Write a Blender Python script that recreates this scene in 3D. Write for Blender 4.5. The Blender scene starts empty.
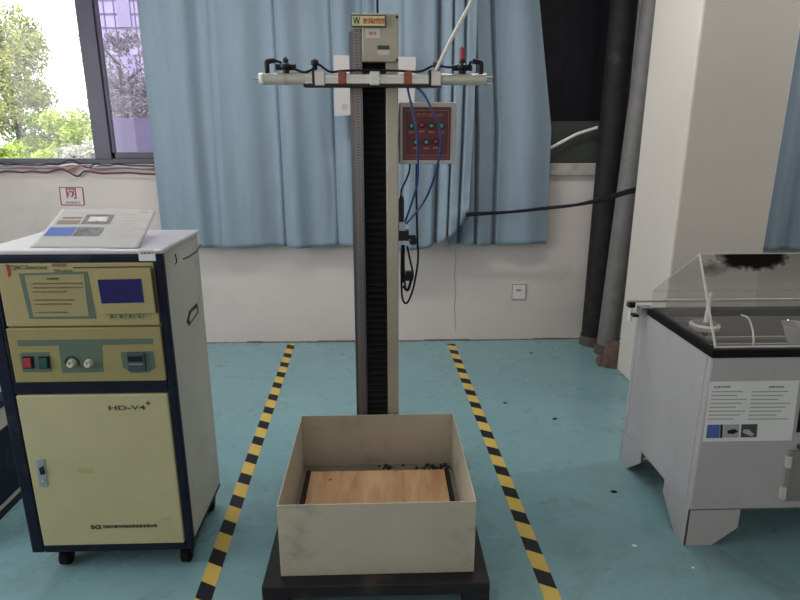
import bpy, bmesh, math, random
from mathutils import Vector, Matrix, noise
random.seed(7)
S = bpy.context.scene
COL = S.collection
R = math.radians
PI = math.pi

# ------------------------------------------------------------------ camera
F = 595.0; PITCH = R(15.6); YAW = R(1.9); H = 1.5
cd = bpy.data.cameras.new('camera'); cam = bpy.data.objects.new('camera', cd); COL.objects.link(cam)
cd.sensor_fit = 'HORIZONTAL'; cd.sensor_width = 36.0; cd.lens = F / 800 * 36.0
cd.clip_start = 0.05; cd.clip_end = 200
cam.location = (0, 0, H); cam.rotation_euler = (PI/2 - PITCH, 0, -YAW)
S.camera = cam

# ------------------------------------------------------------------ world, lights, exposure
w = bpy.data.worlds.new('sky'); S.world = w; w.use_nodes = True
wn = w.node_tree.nodes; wl = w.node_tree.links
bg = wn['Background']; bg.inputs[0].default_value = (0.86, 0.93, 1.0, 1); bg.inputs[1].default_value = 2.6
sd = bpy.data.lights.new('sun', 'SUN'); sd.energy = 7.0; sd.angle = R(2); sd.color = (1, .95, .85)
so = bpy.data.objects.new('sun', sd); COL.objects.link(so); so.rotation_euler = (R(38), 0, R(-25))

def area(name, loc, rot, sx, sy, e, col=(1, 1, 1)):
    d = bpy.data.lights.new(name, 'AREA'); d.shape = 'RECTANGLE'; d.size = sx; d.size_y = sy
    d.energy = e; d.color = col
    o = bpy.data.objects.new(name, d); COL.objects.link(o); o.location = loc; o.rotation_euler = rot
    return o
# daylight entering by the window of the left wall
area('daylight_side_window', (-3.36, 1.35, 1.75), (0, R(-90), 0), 1.5, 2.8, 68, (1, .96, .95))
area('rear_fill', (0.6, -2.36, 1.9), (R(90), 0, 0), 4.6, 1.5, 31, (1, .93, .86))  # soft fill added behind the photographer; the rear wall has no opening
S.view_settings.view_transform = 'Standard'; S.view_settings.look = 'None'
S.view_settings.gamma = 1.0; S.view_settings.use_curve_mapping = False
S.view_settings.exposure = 0.0

# unseen ceiling lamps added to brighten the window wall (fixtures built with the ceiling)
FILL_LAMPS = [(-1.1, 2.9), (.55, 2.9), (2.9, 2.9)]
for lx_, ly_ in FILL_LAMPS: area('added_fill_light', (lx_, ly_, 2.86), (0, 0, 0), 1.2, .14, 17, (1, .94, .90))

# ------------------------------------------------------------------ place finding (a photo point on a known plane of the room)
def ray(x, y):
    u = (x-400)/F; v = (300-y)/F
    a = Vector((u, math.cos(PITCH)+v*math.sin(PITCH), -math.sin(PITCH)+v*math.cos(PITCH)))
    c, s = math.cos(YAW), math.sin(YAW)
    return Vector((a.x*c + a.y*s, -a.x*s + a.y*c, a.z))
def at(x, y, Y):
    r = ray(x, y); t = Y/r.y; return Vector((r.x*t, Y, H+r.z*t))
def atz(x, y, z=0.0):
    r = ray(x, y); t = (z-H)/r.z; return Vector((r.x*t, r.y*t, z))
def atx(x, y, X):
    r = ray(x, y); t = X/r.x; return Vector((X, r.y*t, H+r.z*t))

# ------------------------------------------------------------------ materials
MATS = {}
def mat(name, col, rough=.6, metal=0.0, spec=.5, var=0.0, vscale=6.0, bump=0.0, bscale=40.0, dirt=None, dscale=3.0, damt=.5, emit=None, coat=0.0):
    if name in MATS: return MATS[name]
    m = bpy.data.materials.new(name); m.use_nodes = True
    nt = m.node_tree; N = nt.nodes; L = nt.links; b = N['Principled BSDF']
    b.inputs['Roughness'].default_value = rough; b.inputs['Metallic'].default_value = metal
    b.inputs['Specular IOR Level'].default_value = spec; b.inputs['Coat Weight'].default_value = coat
    b.inputs['Base Color'].default_value = (*col, 1)
    tc = N.new('ShaderNodeTexCoord')
    last = None
    def ns(sc, det=4, rg=.6):
        n = N.new('ShaderNodeTexNoise'); n.inputs['Scale'].default_value = sc; n.inputs['Detail'].default_value = det
        n.inputs['Roughness'].default_value = rg; L.new(tc.outputs['Object'], n.inputs['Vector']); return n
    if var > 0:
        n = ns(vscale); r = N.new('ShaderNodeValToRGB')
        r.color_ramp.elements[0].position = .3; r.color_ramp.elements[1].position = .7
        r.color_ramp.elements[0].color = (*[c*(1-var) for c in col], 1)
        r.color_ramp.elements[1].color = (*[min(1, c*(1+var)) for c in col], 1)
        L.new(n.outputs['Fac'], r.inputs[0]); last = r.outputs[0]
    if dirt:
        n = ns(dscale, 8, .7); r = N.new('ShaderNodeValToRGB')
        r.color_ramp.elements[0].position = .56; r.color_ramp.elements[1].position = .72
        r.color_ramp.elements[0].color = (0, 0, 0, 1); r.color_ramp.elements[1].color = (damt, damt, damt, 1)
        L.new(n.outputs['Fac'], r.inputs[0])
        mx = N.new('ShaderNodeMix'); mx.data_type = 'RGBA'
        L.new(r.outputs[0], mx.inputs[0])
        if last: L.new(last, mx.inputs[6])
        else: mx.inputs[6].default_value = (*col, 1)
        mx.inputs[7].default_value = (*dirt, 1); last = mx.outputs[2]
    if last: L.new(last, b.inputs['Base Color'])
    if bump > 0:
        n = ns(bscale, 3); bp = N.new('ShaderNodeBump'); bp.inputs['Strength'].default_value = bump
        bp.inputs['Distance'].default_value = .01
        L.new(n.outputs['Fac'], bp.inputs['Height']); L.new(bp.outputs[0], b.inputs['Normal'])
    if emit:
        b.inputs['Emission Color'].default_value = (*emit[0], 1); b.inputs['Emission Strength'].default_value = emit[1]
    MATS[name] = m; return m

def glassy(name, tint=(1, 1, 1), gloss=.12, rough=.03, haze=0.0, hazecol=(.8, .8, .8)):
    """thin clear sheet: sees through, reflects a little, optionally slightly milky"""
    m = bpy.data.materials.new(name); m.use_nodes = True
    N = m.node_tree.nodes; L = m.node_tree.links; N.remove(N['Principled BSDF']); out = N['Material Output']
    t = N.new('ShaderNodeBsdfTransparent'); t.inputs[0].default_value = (*tint, 1)
    g = N.new('ShaderNodeBsdfGlossy'); g.inputs['Roughness'].default_value = rough
    fr = N.new('ShaderNodeLayerWeight'); pw = N.new('ShaderNodeMath'); pw.operation = 'POWER'; pw.inputs[1].default_value = 5
    L.new(fr.outputs['Facing'], pw.inputs[0])
    ad = N.new('ShaderNodeMath'); ad.operation = 'MULTIPLY_ADD'; ad.inputs[1].default_value = .35; ad.inputs[2].default_value = gloss*.15
    L.new(pw.outputs[0], ad.inputs[0])
    mx = N.new('ShaderNodeMixShader'); L.new(ad.outputs[0], mx.inputs[0]); L.new(t.outputs[0], mx.inputs[1]); L.new(g.outputs[0], mx.inputs[2])
    last = mx
    if haze > 0:
        d = N.new('ShaderNodeBsdfDiffuse'); d.inputs[0].default_value = (*hazecol, 1)
        m2 = N.new('ShaderNodeMixShader'); m2.inputs[0].default_value = haze
        L.new(mx.outputs[0], m2.inputs[1]); L.new(d.outputs[0], m2.inputs[2]); last = m2
    L.new(last.outputs[0], out.inputs[0]); MATS[name] = m; return m

CREAM = mat('cream_paint', (.42, .385, .22), .45, var=.06, vscale=3, dirt=(.25, .22, .15), dscale=5, damt=.35)
CREAMP = mat('cream_panel', (.33, .28, .13), .45, var=.04)
CREAMC = mat('cream_control_panel', (.27, .235, .095), .45, var=.04)
NAVY = mat('navy_paint', (.008, .011, .024), .5, spec=.15, var=.3, vscale=9, dirt=(.05, .055, .07), dscale=7)
GREYSIDE = mat('grey_green_side', (.45, .46, .41), .5, var=.08, vscale=2.5, dirt=(.16, .16, .13), dscale=4, damt=.5)
TOPGREY = mat('cabinet_top_grey', (.50, .48, .50), .28, var=.05)
PGREEN = mat('panel_green', (.085, .125, .095), .5)
PGREEN2 = mat('panel_light_green', (.2, .22, .12), .5)
TEXTD = mat('print_dark', (.05, .045, .025), .7)
TEXTB = mat('print_brown', (.2, .16, .08), .7)
RED = mat('red_plastic', (.30, .025, .025), .4)
REDP = mat('red_print', (.24, .02, .05), .6)
GREENP = mat('green_plastic', (.012, .07, .05), .4)
GLENS = mat('green_lens', (.04, .24, .17), .35)
BLACKP = mat('black_plastic', (.009, .009, .013), .45, spec=.25)
BLACKR = mat('black_rubber', (.006, .006, .007), .75, spec=.15)
IVORY = mat('ivory_knob', (.55, .55, .42), .35)
STEEL = mat('brushed_steel', (.45, .45, .45), .35, metal=.9, var=.1)
ALU = mat('aluminium', (.46, .45, .43), .38, metal=.55, var=.06)
WHITE = mat('white_plastic', (.75, .75, .75), .4)
PAPER = mat('paper', (.66, .66, .64), .6, var=.03)
BOXP = mat('box_beige_paint', (.42, .385, .305), .5, var=.06, vscale=4, dirt=(.16, .13, .09), dscale=5, damt=.5)
COLP = mat('column_beige_paint', (.39, .355, .285), .5, var=.06, vscale=5)
BLKSTEEL = mat('platform_dark_steel', (.014, .012, .013), .5, spec=.3, var=.4, vscale=12, dirt=(.06, .048, .04), dscale=6)
TANK = mat('tank_warm_grey', (.39, .375, .38), .42, var=.04, vscale=3, dirt=(.22, .17, .13), dscale=8, damt=.3)
TANKIN = mat('tank_basin', (.26, .25, .245), .35, var=.2, vscale=7)
SCREEN = mat('screen_blue', (.012, .012, .065), .3, spec=.2, emit=((.05, .055, .22), .1))
BLUEP = mat('blue_print', (.06, .12, .35), .6)
GREYPR = mat('grey_print', (.12, .12, .13), .6, var=.6, vscale=40)
TUBEB = mat('blue_tube', (.012, .04, .17), .35)
CABLEB = mat('black_cable', (.006, .006, .010), .55, spec=.2)
CABLEP = mat('pink_cable', (.4, .14, .17), .5)
CABLEW = mat('white_cable', (.65, .63, .62), .5)
CABLEG = mat('grey_cable', (.30, .33, .32), .5)
CABLER = mat('maroon_cable', (.1, .02, .03), .5)
ORANGE = mat('orange_clamp', (.25, .055, .03), .5, var=.3, vscale=60)
MAROON = mat('maroon_panel', (.11, .028, .035), .45, spec=.25, var=.15)
MAROON2 = mat('maroon_line', (.25, .10, .09), .5)
SIGNY = mat('sign_yellow', (.62, .58, .33), .5)
SIGNR = mat('sign_red_print', (.55, .1, .04), .6)
DKGREEN = mat('dark_green', (.02, .06, .03), .6)
FRAME = mat('window_frame_dark', (.055, .05, .08), .45, var=.15)
FRAME2 = mat('window_frame_green_grey', (.035, .042, .038), .5, var=.2)
SILL = mat('sill_stone', (.32, .31, .28), .7, var=.2, vscale=14)

# wall paint with cracks and scuffs
def wallmat():
    m = mat('wall_paint', (.52, .475, .45), .75, var=.05, vscale=1.5, bump=.12, bscale=14, dirt=(.34, .31, .28), dscale=2.2, damt=.45)
    return m
WALL = wallmat()
PILL = mat('pillar_paint', (.60, .56, .51), .7, var=.03, vscale=1.2, dirt=(.36, .34, .31), dscale=9, damt=.15)

def floormat():
    m = bpy.data.materials.new('epoxy_floor'); m.use_nodes = True
    N = m.node_tree.nodes; L = m.node_tree.links; b = N['Principled BSDF']
    tc = N.new('ShaderNodeTexCoord')
    def ns(sc, det, rg, dist=0):
        n = N.new('ShaderNodeTexNoise'); n.inputs['Scale'].default_value = sc; n.inputs['Detail'].default_value = det
        n.inputs['Roughness'].default_value = rg; n.inputs['Distortion'].default_value = dist
        L.new(tc.outputs['Object'], n.inputs['Vector']); return n
    def ramp(n, p0, c0, p1, c1):
        r = N.new('ShaderNodeValToRGB'); r.color_ramp.elements[0].position = p0; r.color_ramp.elements[1].position = p1
        r.color_ramp.elements[0].color = (*c0, 1); r.color_ramp.elements[1].color = (*c1, 1); L.new(n.outputs[0], r.inputs[0]); return r
    def mix(f, a, c):
        x = N.new('ShaderNodeMix'); x.data_type = 'RGBA'; L.new(f, x.inputs[0]); L.new(a, x.inputs[6])
        x.inputs[7].default_value = (*c, 1); return x.outputs[2]
    base = ramp(ns(1.3, 5, .6), .35, (.165, .30, .325), .7, (.19, .335, .36)).outputs[0]
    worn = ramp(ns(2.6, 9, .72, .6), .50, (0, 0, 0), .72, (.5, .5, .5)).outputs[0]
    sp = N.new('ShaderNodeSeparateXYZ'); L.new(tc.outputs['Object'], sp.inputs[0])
    front_shade = N.new('ShaderNodeMapRange'); front_shade.inputs[1].default_value = 3.6; front_shade.inputs[2].default_value = 1.4; front_shade.inputs[3].default_value = .25; front_shade.inputs[4].default_value = 1.9  # real wear, strengthened towards the camera to paint in the shaded front floor
    L.new(sp.outputs[1], front_shade.inputs[0])
    worn_shade = N.new('ShaderNodeMath'); worn_shade.operation = 'MULTIPLY'; worn_shade.use_clamp = True; L.new(worn, worn_shade.inputs[0]); L.new(front_shade.outputs[0], worn_shade.inputs[1]); worn = worn_shade.outputs[0]
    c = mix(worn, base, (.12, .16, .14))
    spots = ramp(ns(17, 6, .75), .70, (0, 0, 0), .76, (.6, .6, .6)).outputs[0]
    c = mix(spots, c, (.05, .08, .08))
    pale = ramp(ns(1.1, 7, .7, .3), .66, (0, 0, 0), .76, (.6, .6, .6)).outputs[0]
    c = mix(pale, c, (.38, .37, .33))
    L.new(c, b.inputs['Base Color'])
    rr = ramp(ns(4, 6, .6), .3, (.22, .22, .22), .75, (.42, .42, .42)); L.new(rr.outputs[0], b.inputs['Roughness'])
    bp = N.new('ShaderNodeBump'); bp.inputs['Strength'].default_value = .05; bp.inputs['Distance'].default_value = .01
    L.new(ns(9, 3, .5).outputs[0], bp.inputs['Height']); L.new(bp.outputs[0], b.inputs['Normal'])
    return m
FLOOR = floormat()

def tapemat():
    m = bpy.data.materials.new('hazard_tape'); m.use_nodes = True
    N = m.node_tree.nodes; L = m.node_tree.links; b = N['Principled BSDF']
    tc = N.new('ShaderNodeTexCoord'); sp = N.new('ShaderNodeSeparateXYZ'); L.new(tc.outputs['Object'], sp.inputs[0])
    a = N.new('ShaderNodeMath'); a.operation = 'MULTIPLY_ADD'; a.inputs[1].default_value = .55
    L.new(sp.outputs[0], a.inputs[0]); L.new(sp.outputs[1], a.inputs[2])
    d = N.new('ShaderNodeMath'); d.operation = 'DIVIDE'; d.inputs[1].default_value = .1728; L.new(a.outputs[0], d.inputs[0])
    fr = N.new('ShaderNodeMath'); fr.operation = 'FRACT'; L.new(d.outputs[0], fr.inputs[0])
    gt = N.new('ShaderNodeMath'); gt.operation = 'GREATER_THAN'; gt.inputs[1].default_value = .55; L.new(fr.outputs[0], gt.inputs[0])
    n = N.new('ShaderNodeTexNoise'); n.inputs['Scale'].default_value = 14; n.inputs['Detail'].default_value = 6; L.new(tc.outputs['Object'], n.inputs[0])
    r = N.new('ShaderNodeValToRGB'); r.color_ramp.elements[0].color = (.50, .34, .05, 1); r.color_ramp.elements[1].color = (.58, .44, .13, 1)
    L.new(n.outputs[0], r.inputs[0])
    mx = N.new('ShaderNodeMix'); mx.data_type = 'RGBA'; L.new(gt.outputs[0], mx.inputs[0]); L.new(r.outputs[0], mx.inputs[6])
    mx.inputs[7].default_value = (.010, .009, .013, 1); L.new(mx.outputs[2], b.inputs['Base Color']); b.inputs['Roughness'].default_value = .5; b.inputs['Specular IOR Level'].default_value = .3
    return m
TAPE = tapemat()

def curtainmat(name, col):
    m = bpy.data.materials.new(name); m.use_nodes = True
    N = m.node_tree.nodes; L = m.node_tree.links; b = N['Principled BSDF']; out = N['Material Output']
    b.inputs['Base Color'].default_value = (*col, 1); b.inputs['Roughness'].default_value = .75
    b.inputs['Sheen Weight'].default_value = .15; b.inputs['Specular IOR Level'].default_value = .25
    tr = N.new('ShaderNodeBsdfTranslucent'); tr.inputs[0].default_value = (*[min(1, c*1.2) for c in col], 1)
    mx = N.new('ShaderNodeMixShader'); mx.inputs[0].default_value = .14
    tc = N.new('ShaderNodeTexCoord'); mp = N.new('ShaderNodeMapping'); mp.inputs['Scale'].default_value = (9, 9, 1.2)
    L.new(tc.outputs['Object'], mp.inputs[0])
    n = N.new('ShaderNodeTexNoise'); n.inputs['Scale'].default_value = 3; n.inputs['Detail'].default_value = 4; L.new(mp.outputs[0], n.inputs[0])
    r = N.new('ShaderNodeValToRGB'); r.color_ramp.elements[0].position = .3; r.color_ramp.elements[1].position = .7
    r.color_ramp.elements[0].color = (*[c*.95 for c in col], 1); r.color_ramp.elements[1].color = (*[c*1.05 for c in col], 1)
    L.new(n.outputs[0], r.inputs[0]); L.new(r.outputs[0], b.inputs['Base Color'])
    bp = N.new('ShaderNodeBump'); bp.inputs['Strength'].default_value = .15; bp.inputs['Distance'].default_value = .01
    L.new(n.outputs[0], bp.inputs['Height']); L.new(bp.outputs[0], b.inputs['Normal'])
    L.new(b.outputs[0], mx.inputs[1]); L.new(tr.outputs[0], mx.inputs[2]); L.new(mx.outputs[0], out.inputs[0])
    return m
CURT = curtainmat('curtain_blue', (.225, .30, .365))

def woodmat():
    m = bpy.data.materials.new('plywood'); m.use_nodes = True
    N = m.node_tree.nodes; L = m.node_tree.links; b = N['Principled BSDF']
    tc = N.new('ShaderNodeTexCoord'); mp = N.new('ShaderNodeMapping'); mp.inputs['Scale'].default_value = (14, 2, 2)
    L.new(tc.outputs['Object'], mp.inputs[0])
    n = N.new('ShaderNodeTexNoise'); n.inputs['Scale'].default_value = 1.5; n.inputs['Detail'].default_value = 6; n.inputs['Distortion'].default_value = .6
    L.new(mp.outputs[0], n.inputs[0])
    r = N.new('ShaderNodeValToRGB'); r.color_ramp.elements[0].position = .3; r.color_ramp.elements[1].position = .75
    r.color_ramp.elements[0].color = (.36, .19, .085, 1); r.color_ramp.elements[1].color = (.62, .40, .22, 1)
    L.new(n.outputs[0], r.inputs[0])
    v = N.new('ShaderNodeTexNoise'); v.inputs['Scale'].default_value = 22; v.inputs['Detail'].default_value = 2; L.new(tc.outputs['Object'], v.inputs[0])
    r2 = N.new('ShaderNodeValToRGB'); r2.color_ramp.elements[0].position = .68; r2.color_ramp.elements[1].position = .74; L.new(v.outputs[0], r2.inputs[0])
    mx = N.new('ShaderNodeMix'); mx.data_type = 'RGBA'; L.new(r2.outputs[0], mx.inputs[0]); L.new(r.outputs[0], mx.inputs[6]); mx.inputs[7].default_value = (.12, .07, .04, 1)
    L.new(mx.outputs[2], b.inputs['Base Color']); b.inputs['Roughness'].default_value = .55
    return m
WOOD = woodmat()

def rulermat():
    """steel scale: graduations printed across the strip"""
    m = bpy.data.materials.new('steel_scale'); m.use_nodes = True
    N = m.node_tree.nodes; L = m.node_tree.links; b = N['Principled BSDF']
    tc = N.new('ShaderNodeTexCoord'); sp = N.new('ShaderNodeSeparateXYZ'); L.new(tc.outputs['Object'], sp.inputs[0])
    def M(op, a, bb):
        x = N.new('ShaderNodeMath'); x.operation = op
        for i, v in enumerate((a, bb)):
            if v is None: continue
            if isinstance(v, (int, float)): x.inputs[i].default_value = v
            else: L.new(v, x.inputs[i])
        return x.outputs[0]
    fz = M('FRACT', M('DIVIDE', sp.outputs[2], .01), None)
    tick = M('LESS_THAN', fz, .35)
    inx = M('LESS_THAN', M('ABSOLUTE', M('SUBTRACT', sp.outputs[0], .003), None), .006)
    fac = M('MULTIPLY', M('MULTIPLY', tick, inx), .75)
    mx = N.new('ShaderNodeMix'); mx.data_type = 'RGBA'; L.new(fac, mx.inputs[0])
    mx.inputs[6].default_value = (.20, .175, .17, 1); mx.inputs[7].default_value = (.03, .03, .03, 1)
    L.new(mx.outputs[2], b.inputs['Base Color']); b.inputs['Metallic'].default_value = .35; b.inputs['Roughness'].default_value = .4
    return m
RULER = rulermat()
BELLOW = mat('bellows_black', (.012, .011, .014), .6)
PIPED = mat('pipe_dark', (.016, .0155, .017), .65, spec=.2, var=.25, vscale=9, dirt=(.07, .065, .058), dscale=5, damt=.8)  # near-black base, paler in random patches
PIPEL = mat('pipe_grey', (.15, .15, .145), .6, var=.15, vscale=12, dirt=(.1, .09, .08), dscale=14, damt=.8)

# ------------------------------------------------------------------ mesh helpers
class MB:
    def __init__(s): s.bm = bmesh.new()
    def box(s, x0, x1, y0, y1, z0, z1, mtx=None):
        vs = [s.bm.verts.new(Vector(p)) for p in ((x0,y0,z0),(x1,y0,z0),(x1,y1,z0),(x0,y1,z0),(x0,y0,z1),(x1,y0,z1),(x1,y1,z1),(x0,y1,z1))]
        if mtx:
            for v in vs: v.co = mtx @ v.co
        for f in ((3,2,1,0),(4,5,6,7),(0,1,5,4),(1,2,6,5),(2,3,7,6),(3,0,4,7)): s.bm.faces.new([vs[i] for i in f])
        return s
    def prism(s, pts, off):
        """pts: list of 3D points in a plane, extruded by vector off"""
        off = Vector(off); a = [s.bm.verts.new(Vector(p)) for p in pts]; b = [s.bm.verts.new(Vector(p)+off) for p in pts]
        n = len(pts); s.bm.faces.new(a[::-1]); s.bm.faces.new(b)
        for i in range(n): s.bm.faces.new((a[i], a[(i+1) % n], b[(i+1) % n], b[i]))
        return s
    def tube(s, pts, r, n=10, cap=True):
        pts = [Vector(p) for p in pts]; rings = []
        rs = r if isinstance(r, (list, tuple)) else [r]*len(pts)
        prev = None
        for i, p in enumerate(pts):
            t = (pts[min(i+1, len(pts)-1)] - pts[max(i-1, 0)]).normalized()
            if prev is None: a = t.orthogonal().normalized()
            else:
                a = prev - t*prev.dot(t); a = a.normalized() if a.length > 1e-6 else t.orthogonal().normalized()
            prev = a; b = t.cross(a)
            rings.append([s.bm.verts.new(p + (a*math.cos(2*PI*k/n) + b*math.sin(2*PI*k/n))*rs[i]) for k in range(n)])
        for i in range(len(rings)-1):
            for k in range(n): s.bm.faces.new((rings[i][k], rings[i][(k+1) % n], rings[i+1][(k+1) % n], rings[i+1][k]))
        if cap: s.bm.faces.new(rings[0][::-1]); s.bm.faces.new(rings[-1])
        return s
    def lathe(s, c, prof, n=24, axis='Z', cap=True):
        """prof: (radius, along) pairs"""
        c = Vector(c); rings = []
        for r, h in prof:
            ring = []
            for k in range(n):
                a = 2*PI*k/n; p = (r*math.cos(a), r*math.sin(a), h)
                if axis == 'Y': p = (p[0], p[2], p[1])
                if axis == 'X': p = (p[2], p[0], p[1])
                ring.append(s.bm.verts.new(c+Vector(p)))
            rings.append(ring)
        for i in range(len(rings)-1):
            for k in range(n): s.bm.faces.new((rings[i][k], rings[i][(k+1) % n], rings[i+1][(k+1) % n], rings[i+1][k]))
        if cap: s.bm.faces.new(rings[0][::-1]); s.bm.faces.new(rings[-1])
        return s
    def build(s, name, m, parent=None, bevel=0, smooth=False, loc=None, segs=2):
        bmesh.ops.recalc_face_normals(s.bm, faces=s.bm.faces)
        me = bpy.data.meshes.new(name)
        if loc is not None:
            loc = Vector(loc)
            for v in s.bm.verts: v.co -= loc
        s.bm.to_mesh(me); s.bm.free(); me.materials.append(m)
        o = bpy.data.objects.new(name, me); COL.objects.link(o)
        if loc is not None: o.location = loc
        if smooth: me.shade_smooth(); me.set_sharp_from_angle(angle=R(35))
        if bevel:
            b = o.modifiers.new('bevel', 'BEVEL'); b.width = bevel; b.segments = segs; b.limit_method = 'ANGLE'
        if parent:
            o.parent = parent; o.matrix_parent_inverse = pinv(parent)
        return o
def wm(o):
    m = Matrix.Translation(o.location) @ o.rotation_euler.to_matrix().to_4x4()
    return (wm(o.parent) @ o.matrix_parent_inverse @ m) if o.parent else m
def pinv(p): return wm(p).inverted()
def smoothpath(pts, n=8):
    pts = [Vector(p) for p in pts]; out = []
    for i in range(len(pts)-1):
        p0 = pts[max(i-1, 0)]; p1 = pts[i]; p2 = pts[i+1]; p3 = pts[min(i+2, len(pts)-1)]
        for k in range(n):
            t = k/n
            out.append(.5*((2*p1)+(p2-p0)*t+(2*p0-5*p1+4*p2-p3)*t*t+(3*p1-p0-3*p2+p3)*t**3))
    out.append(pts[-1]); return out
def tag(o, label=None, cat=None, group=None, kind=None):
    if label: o['label'] = label
    if cat: o['category'] = cat
    if group: o['group'] = group
    if kind: o['kind'] = kind
    return o
def empty(name, loc, label, cat, group=None):
    o = bpy.data.objects.new(name, None); COL.objects.link(o); o.location = loc; o.empty_display_size = .1
    return tag(o, label, cat, group)
def text(name, body, size, m, parent, loc, rot=(PI/2, 0, 0), width=None, height=None, depth=.0006, bold=0.0, shear=0.0):
    cu = bpy.data.curves.new(name, 'FONT'); cu.body = body; cu.size = size; cu.extrude = depth; cu.offset = bold; cu.shear = shear
    cu.align_x = 'CENTER'; cu.align_y = 'CENTER'
    t = bpy.data.objects.new('tmp_text', cu); COL.objects.link(t)
    dg = bpy.context.evaluated_depsgraph_get(); dg.update()
    me = bpy.data.meshes.new_from_object(t.evaluated_get(dg)); me.name = name
    bpy.data.objects.remove(t)
    xs = [v.co.x for v in me.vertices]; ys = [v.co.y for v in me.vertices]
    if xs:
        cx = (min(xs)+max(xs))/2; cy = (min(ys)+max(ys))/2
        sx = width/(max(xs)-min(xs)) if width else 1; sy = height/(max(ys)-min(ys)) if height else (sx if width else 1)
        for v in me.vertices: v.co.x = (v.co.x-cx)*sx; v.co.y = (v.co.y-cy)*sy
    me.materials.clear(); me.materials.append(m)
    o = bpy.data.objects.new(name, me); COL.objects.link(o); o.location = loc; o.rotation_euler = rot
    if parent: o.parent = parent; o.matrix_parent_inverse = pinv(parent)
    return o

WY = 4.226       # inner face of the back wall
CEIL = 3.0

# ------------------------------------------------------------------ structure
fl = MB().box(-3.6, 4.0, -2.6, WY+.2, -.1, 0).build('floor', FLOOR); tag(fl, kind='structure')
ce = MB().box(-3.6, 4.0, -2.6, WY+.2, CEIL, CEIL+.1).build('ceiling', mat('ceiling_paint', (.7, .7, .69), .9)); tag(ce, kind='structure')
for lx_, ly_ in FILL_LAMPS:  # bodies of the added fill lamps
    t = empty('added_fill_lamp', (lx_, ly_, CEIL), 'white fill lamp added on the ceiling, out of view', 'ceiling light', 'added fill lamps')
    MB().box(lx_-.62, lx_+.62, ly_-.05, ly_+.05, 2.93, CEIL).build('housing', WHITE, t, bevel=.004)
    MB().tube([(lx_-.58, ly_, 2.905), (lx_+.58, ly_, 2.905)], .014, 12).build('tube', mat('fill_tube', (.9, .9, .9), .4, emit=((1, .98, .95), 6)), t, smooth=True)
SZ = at(575, 163, WY).z; SZ1 = at(60, 164, WY).z
W1 = (-3.3, -1.25, SZ1, 2.65); W2 = (.55, 1.66, SZ, 2.65)
b = MB()
for (x0, x1, z0, z1) in ((-3.6, W1[0], 0, CEIL), (W1[0], W1[1], 0, W1[2]), (W1[0], W1[1], W1[3], CEIL), (W1[1], W2[0], 0, CEIL),
                         (W2[0], W2[1], 0, W2[2]), (W2[0], W2[1], W2[3], CEIL), (W2[1], 4.0, 0, CEIL)):
    b.box(x0, x1, WY, WY+.2, z0, z1)
tag(b.build('wall_back', WALL), kind='structure')
b = MB()
for (y0, y1, z0, z1) in ((-2.6, -.15, 0, CEIL), (-.15, 2.85, 0, .95), (-.15, 2.85, 2.55, CEIL), (2.85, WY, 0, CEIL)): b.box(-3.6, -3.45, y0, y1, z0, z1)
tag(b.build('wall_left', WALL), kind='structure')
tag(MB().box(3.85, 4.0, -2.6, WY, 0, CEIL).build('wall_right', WALL), kind='structure')
tag(MB().box(-3.6, 4.0, -2.6, -2.45, 0, CEIL).build('wall_front', WALL), kind='structure')
# dirty joint between wall and floor
b = MB(); rnd = random.Random(3)
x = -3.4
while x < 3.8:
    L_ = rnd.uniform(.05, .35); hh = rnd.uniform(.004, .011)
    b.box(x, min(3.84, x+L_), WY-.006-rnd.random()*.008, WY, 0, hh); x += L_
tag(b.build('baseboard_back', mat('joint_grime', (.14, .11, .08), .8, var=.4, vscale=20)), kind='structure')

# pillar standing free of the wall
pX0 = atx(676, 220, 1.0); 
PILX = at(632, 220, 3.62).x
py0 = atx(676, 220, PILX).y
PILX1 = at(765, 245, py0).x
pil = MB().box(PILX, PILX1, py0, 3.62, 0, CEIL).build('wall_pillar', PILL, bevel=.012); tag(pil, kind='structure')

# left window: dark metal frame, two lights; opened outside view
wd = MB()
ma = at(86, 80, WY+.05).x; mb_ = at(103, 80, WY+.05).x
wroot = MB().box(W1[0], W1[1], WY+.04, WY+.12, W1[2], W1[2]+.035).box(W1[0], W1[1], WY+.04, WY+.12, W1[3]-.05, W1[3]) \
    .box(W1[0], W1[0]+.05, WY+.04, WY+.12, W1[2], W1[3]).box(W1[1]-.05, W1[1], WY+.04, WY+.12, W1[2], W1[3]) \
    .box(ma, mb_, WY+.03, WY+.13, W1[2]+.03, W1[3]-.04).build('window_1', FRAME, bevel=.004)
tag(wroot, kind='structure')
MB().box(mb_, W1[1]-.05, WY+.045, WY+.075, W1[2]+.035, W1[2]+.075).box(mb_, mb_+.022, WY+.045, WY+.075, W1[2]+.035, W1[3]-.05) \
    .build('sash', FRAME, wroot, bevel=.003)
MB().box(mb_+.022, W1[1]-.05, WY+.058, WY+.064, W1[2]+.07, W1[3]-.05).build('pane', glassy('tinted_glass', (.68, .65, .76), haze=.06, hazecol=(.5, .45, .7)), wroot)
MB().box(W1[0]+.05, ma, WY+.088, WY+.094, W1[2]+.035, W1[3]-.05).build('pane', glassy('clear_glass', (.97, .99, .98)), wroot)
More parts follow.
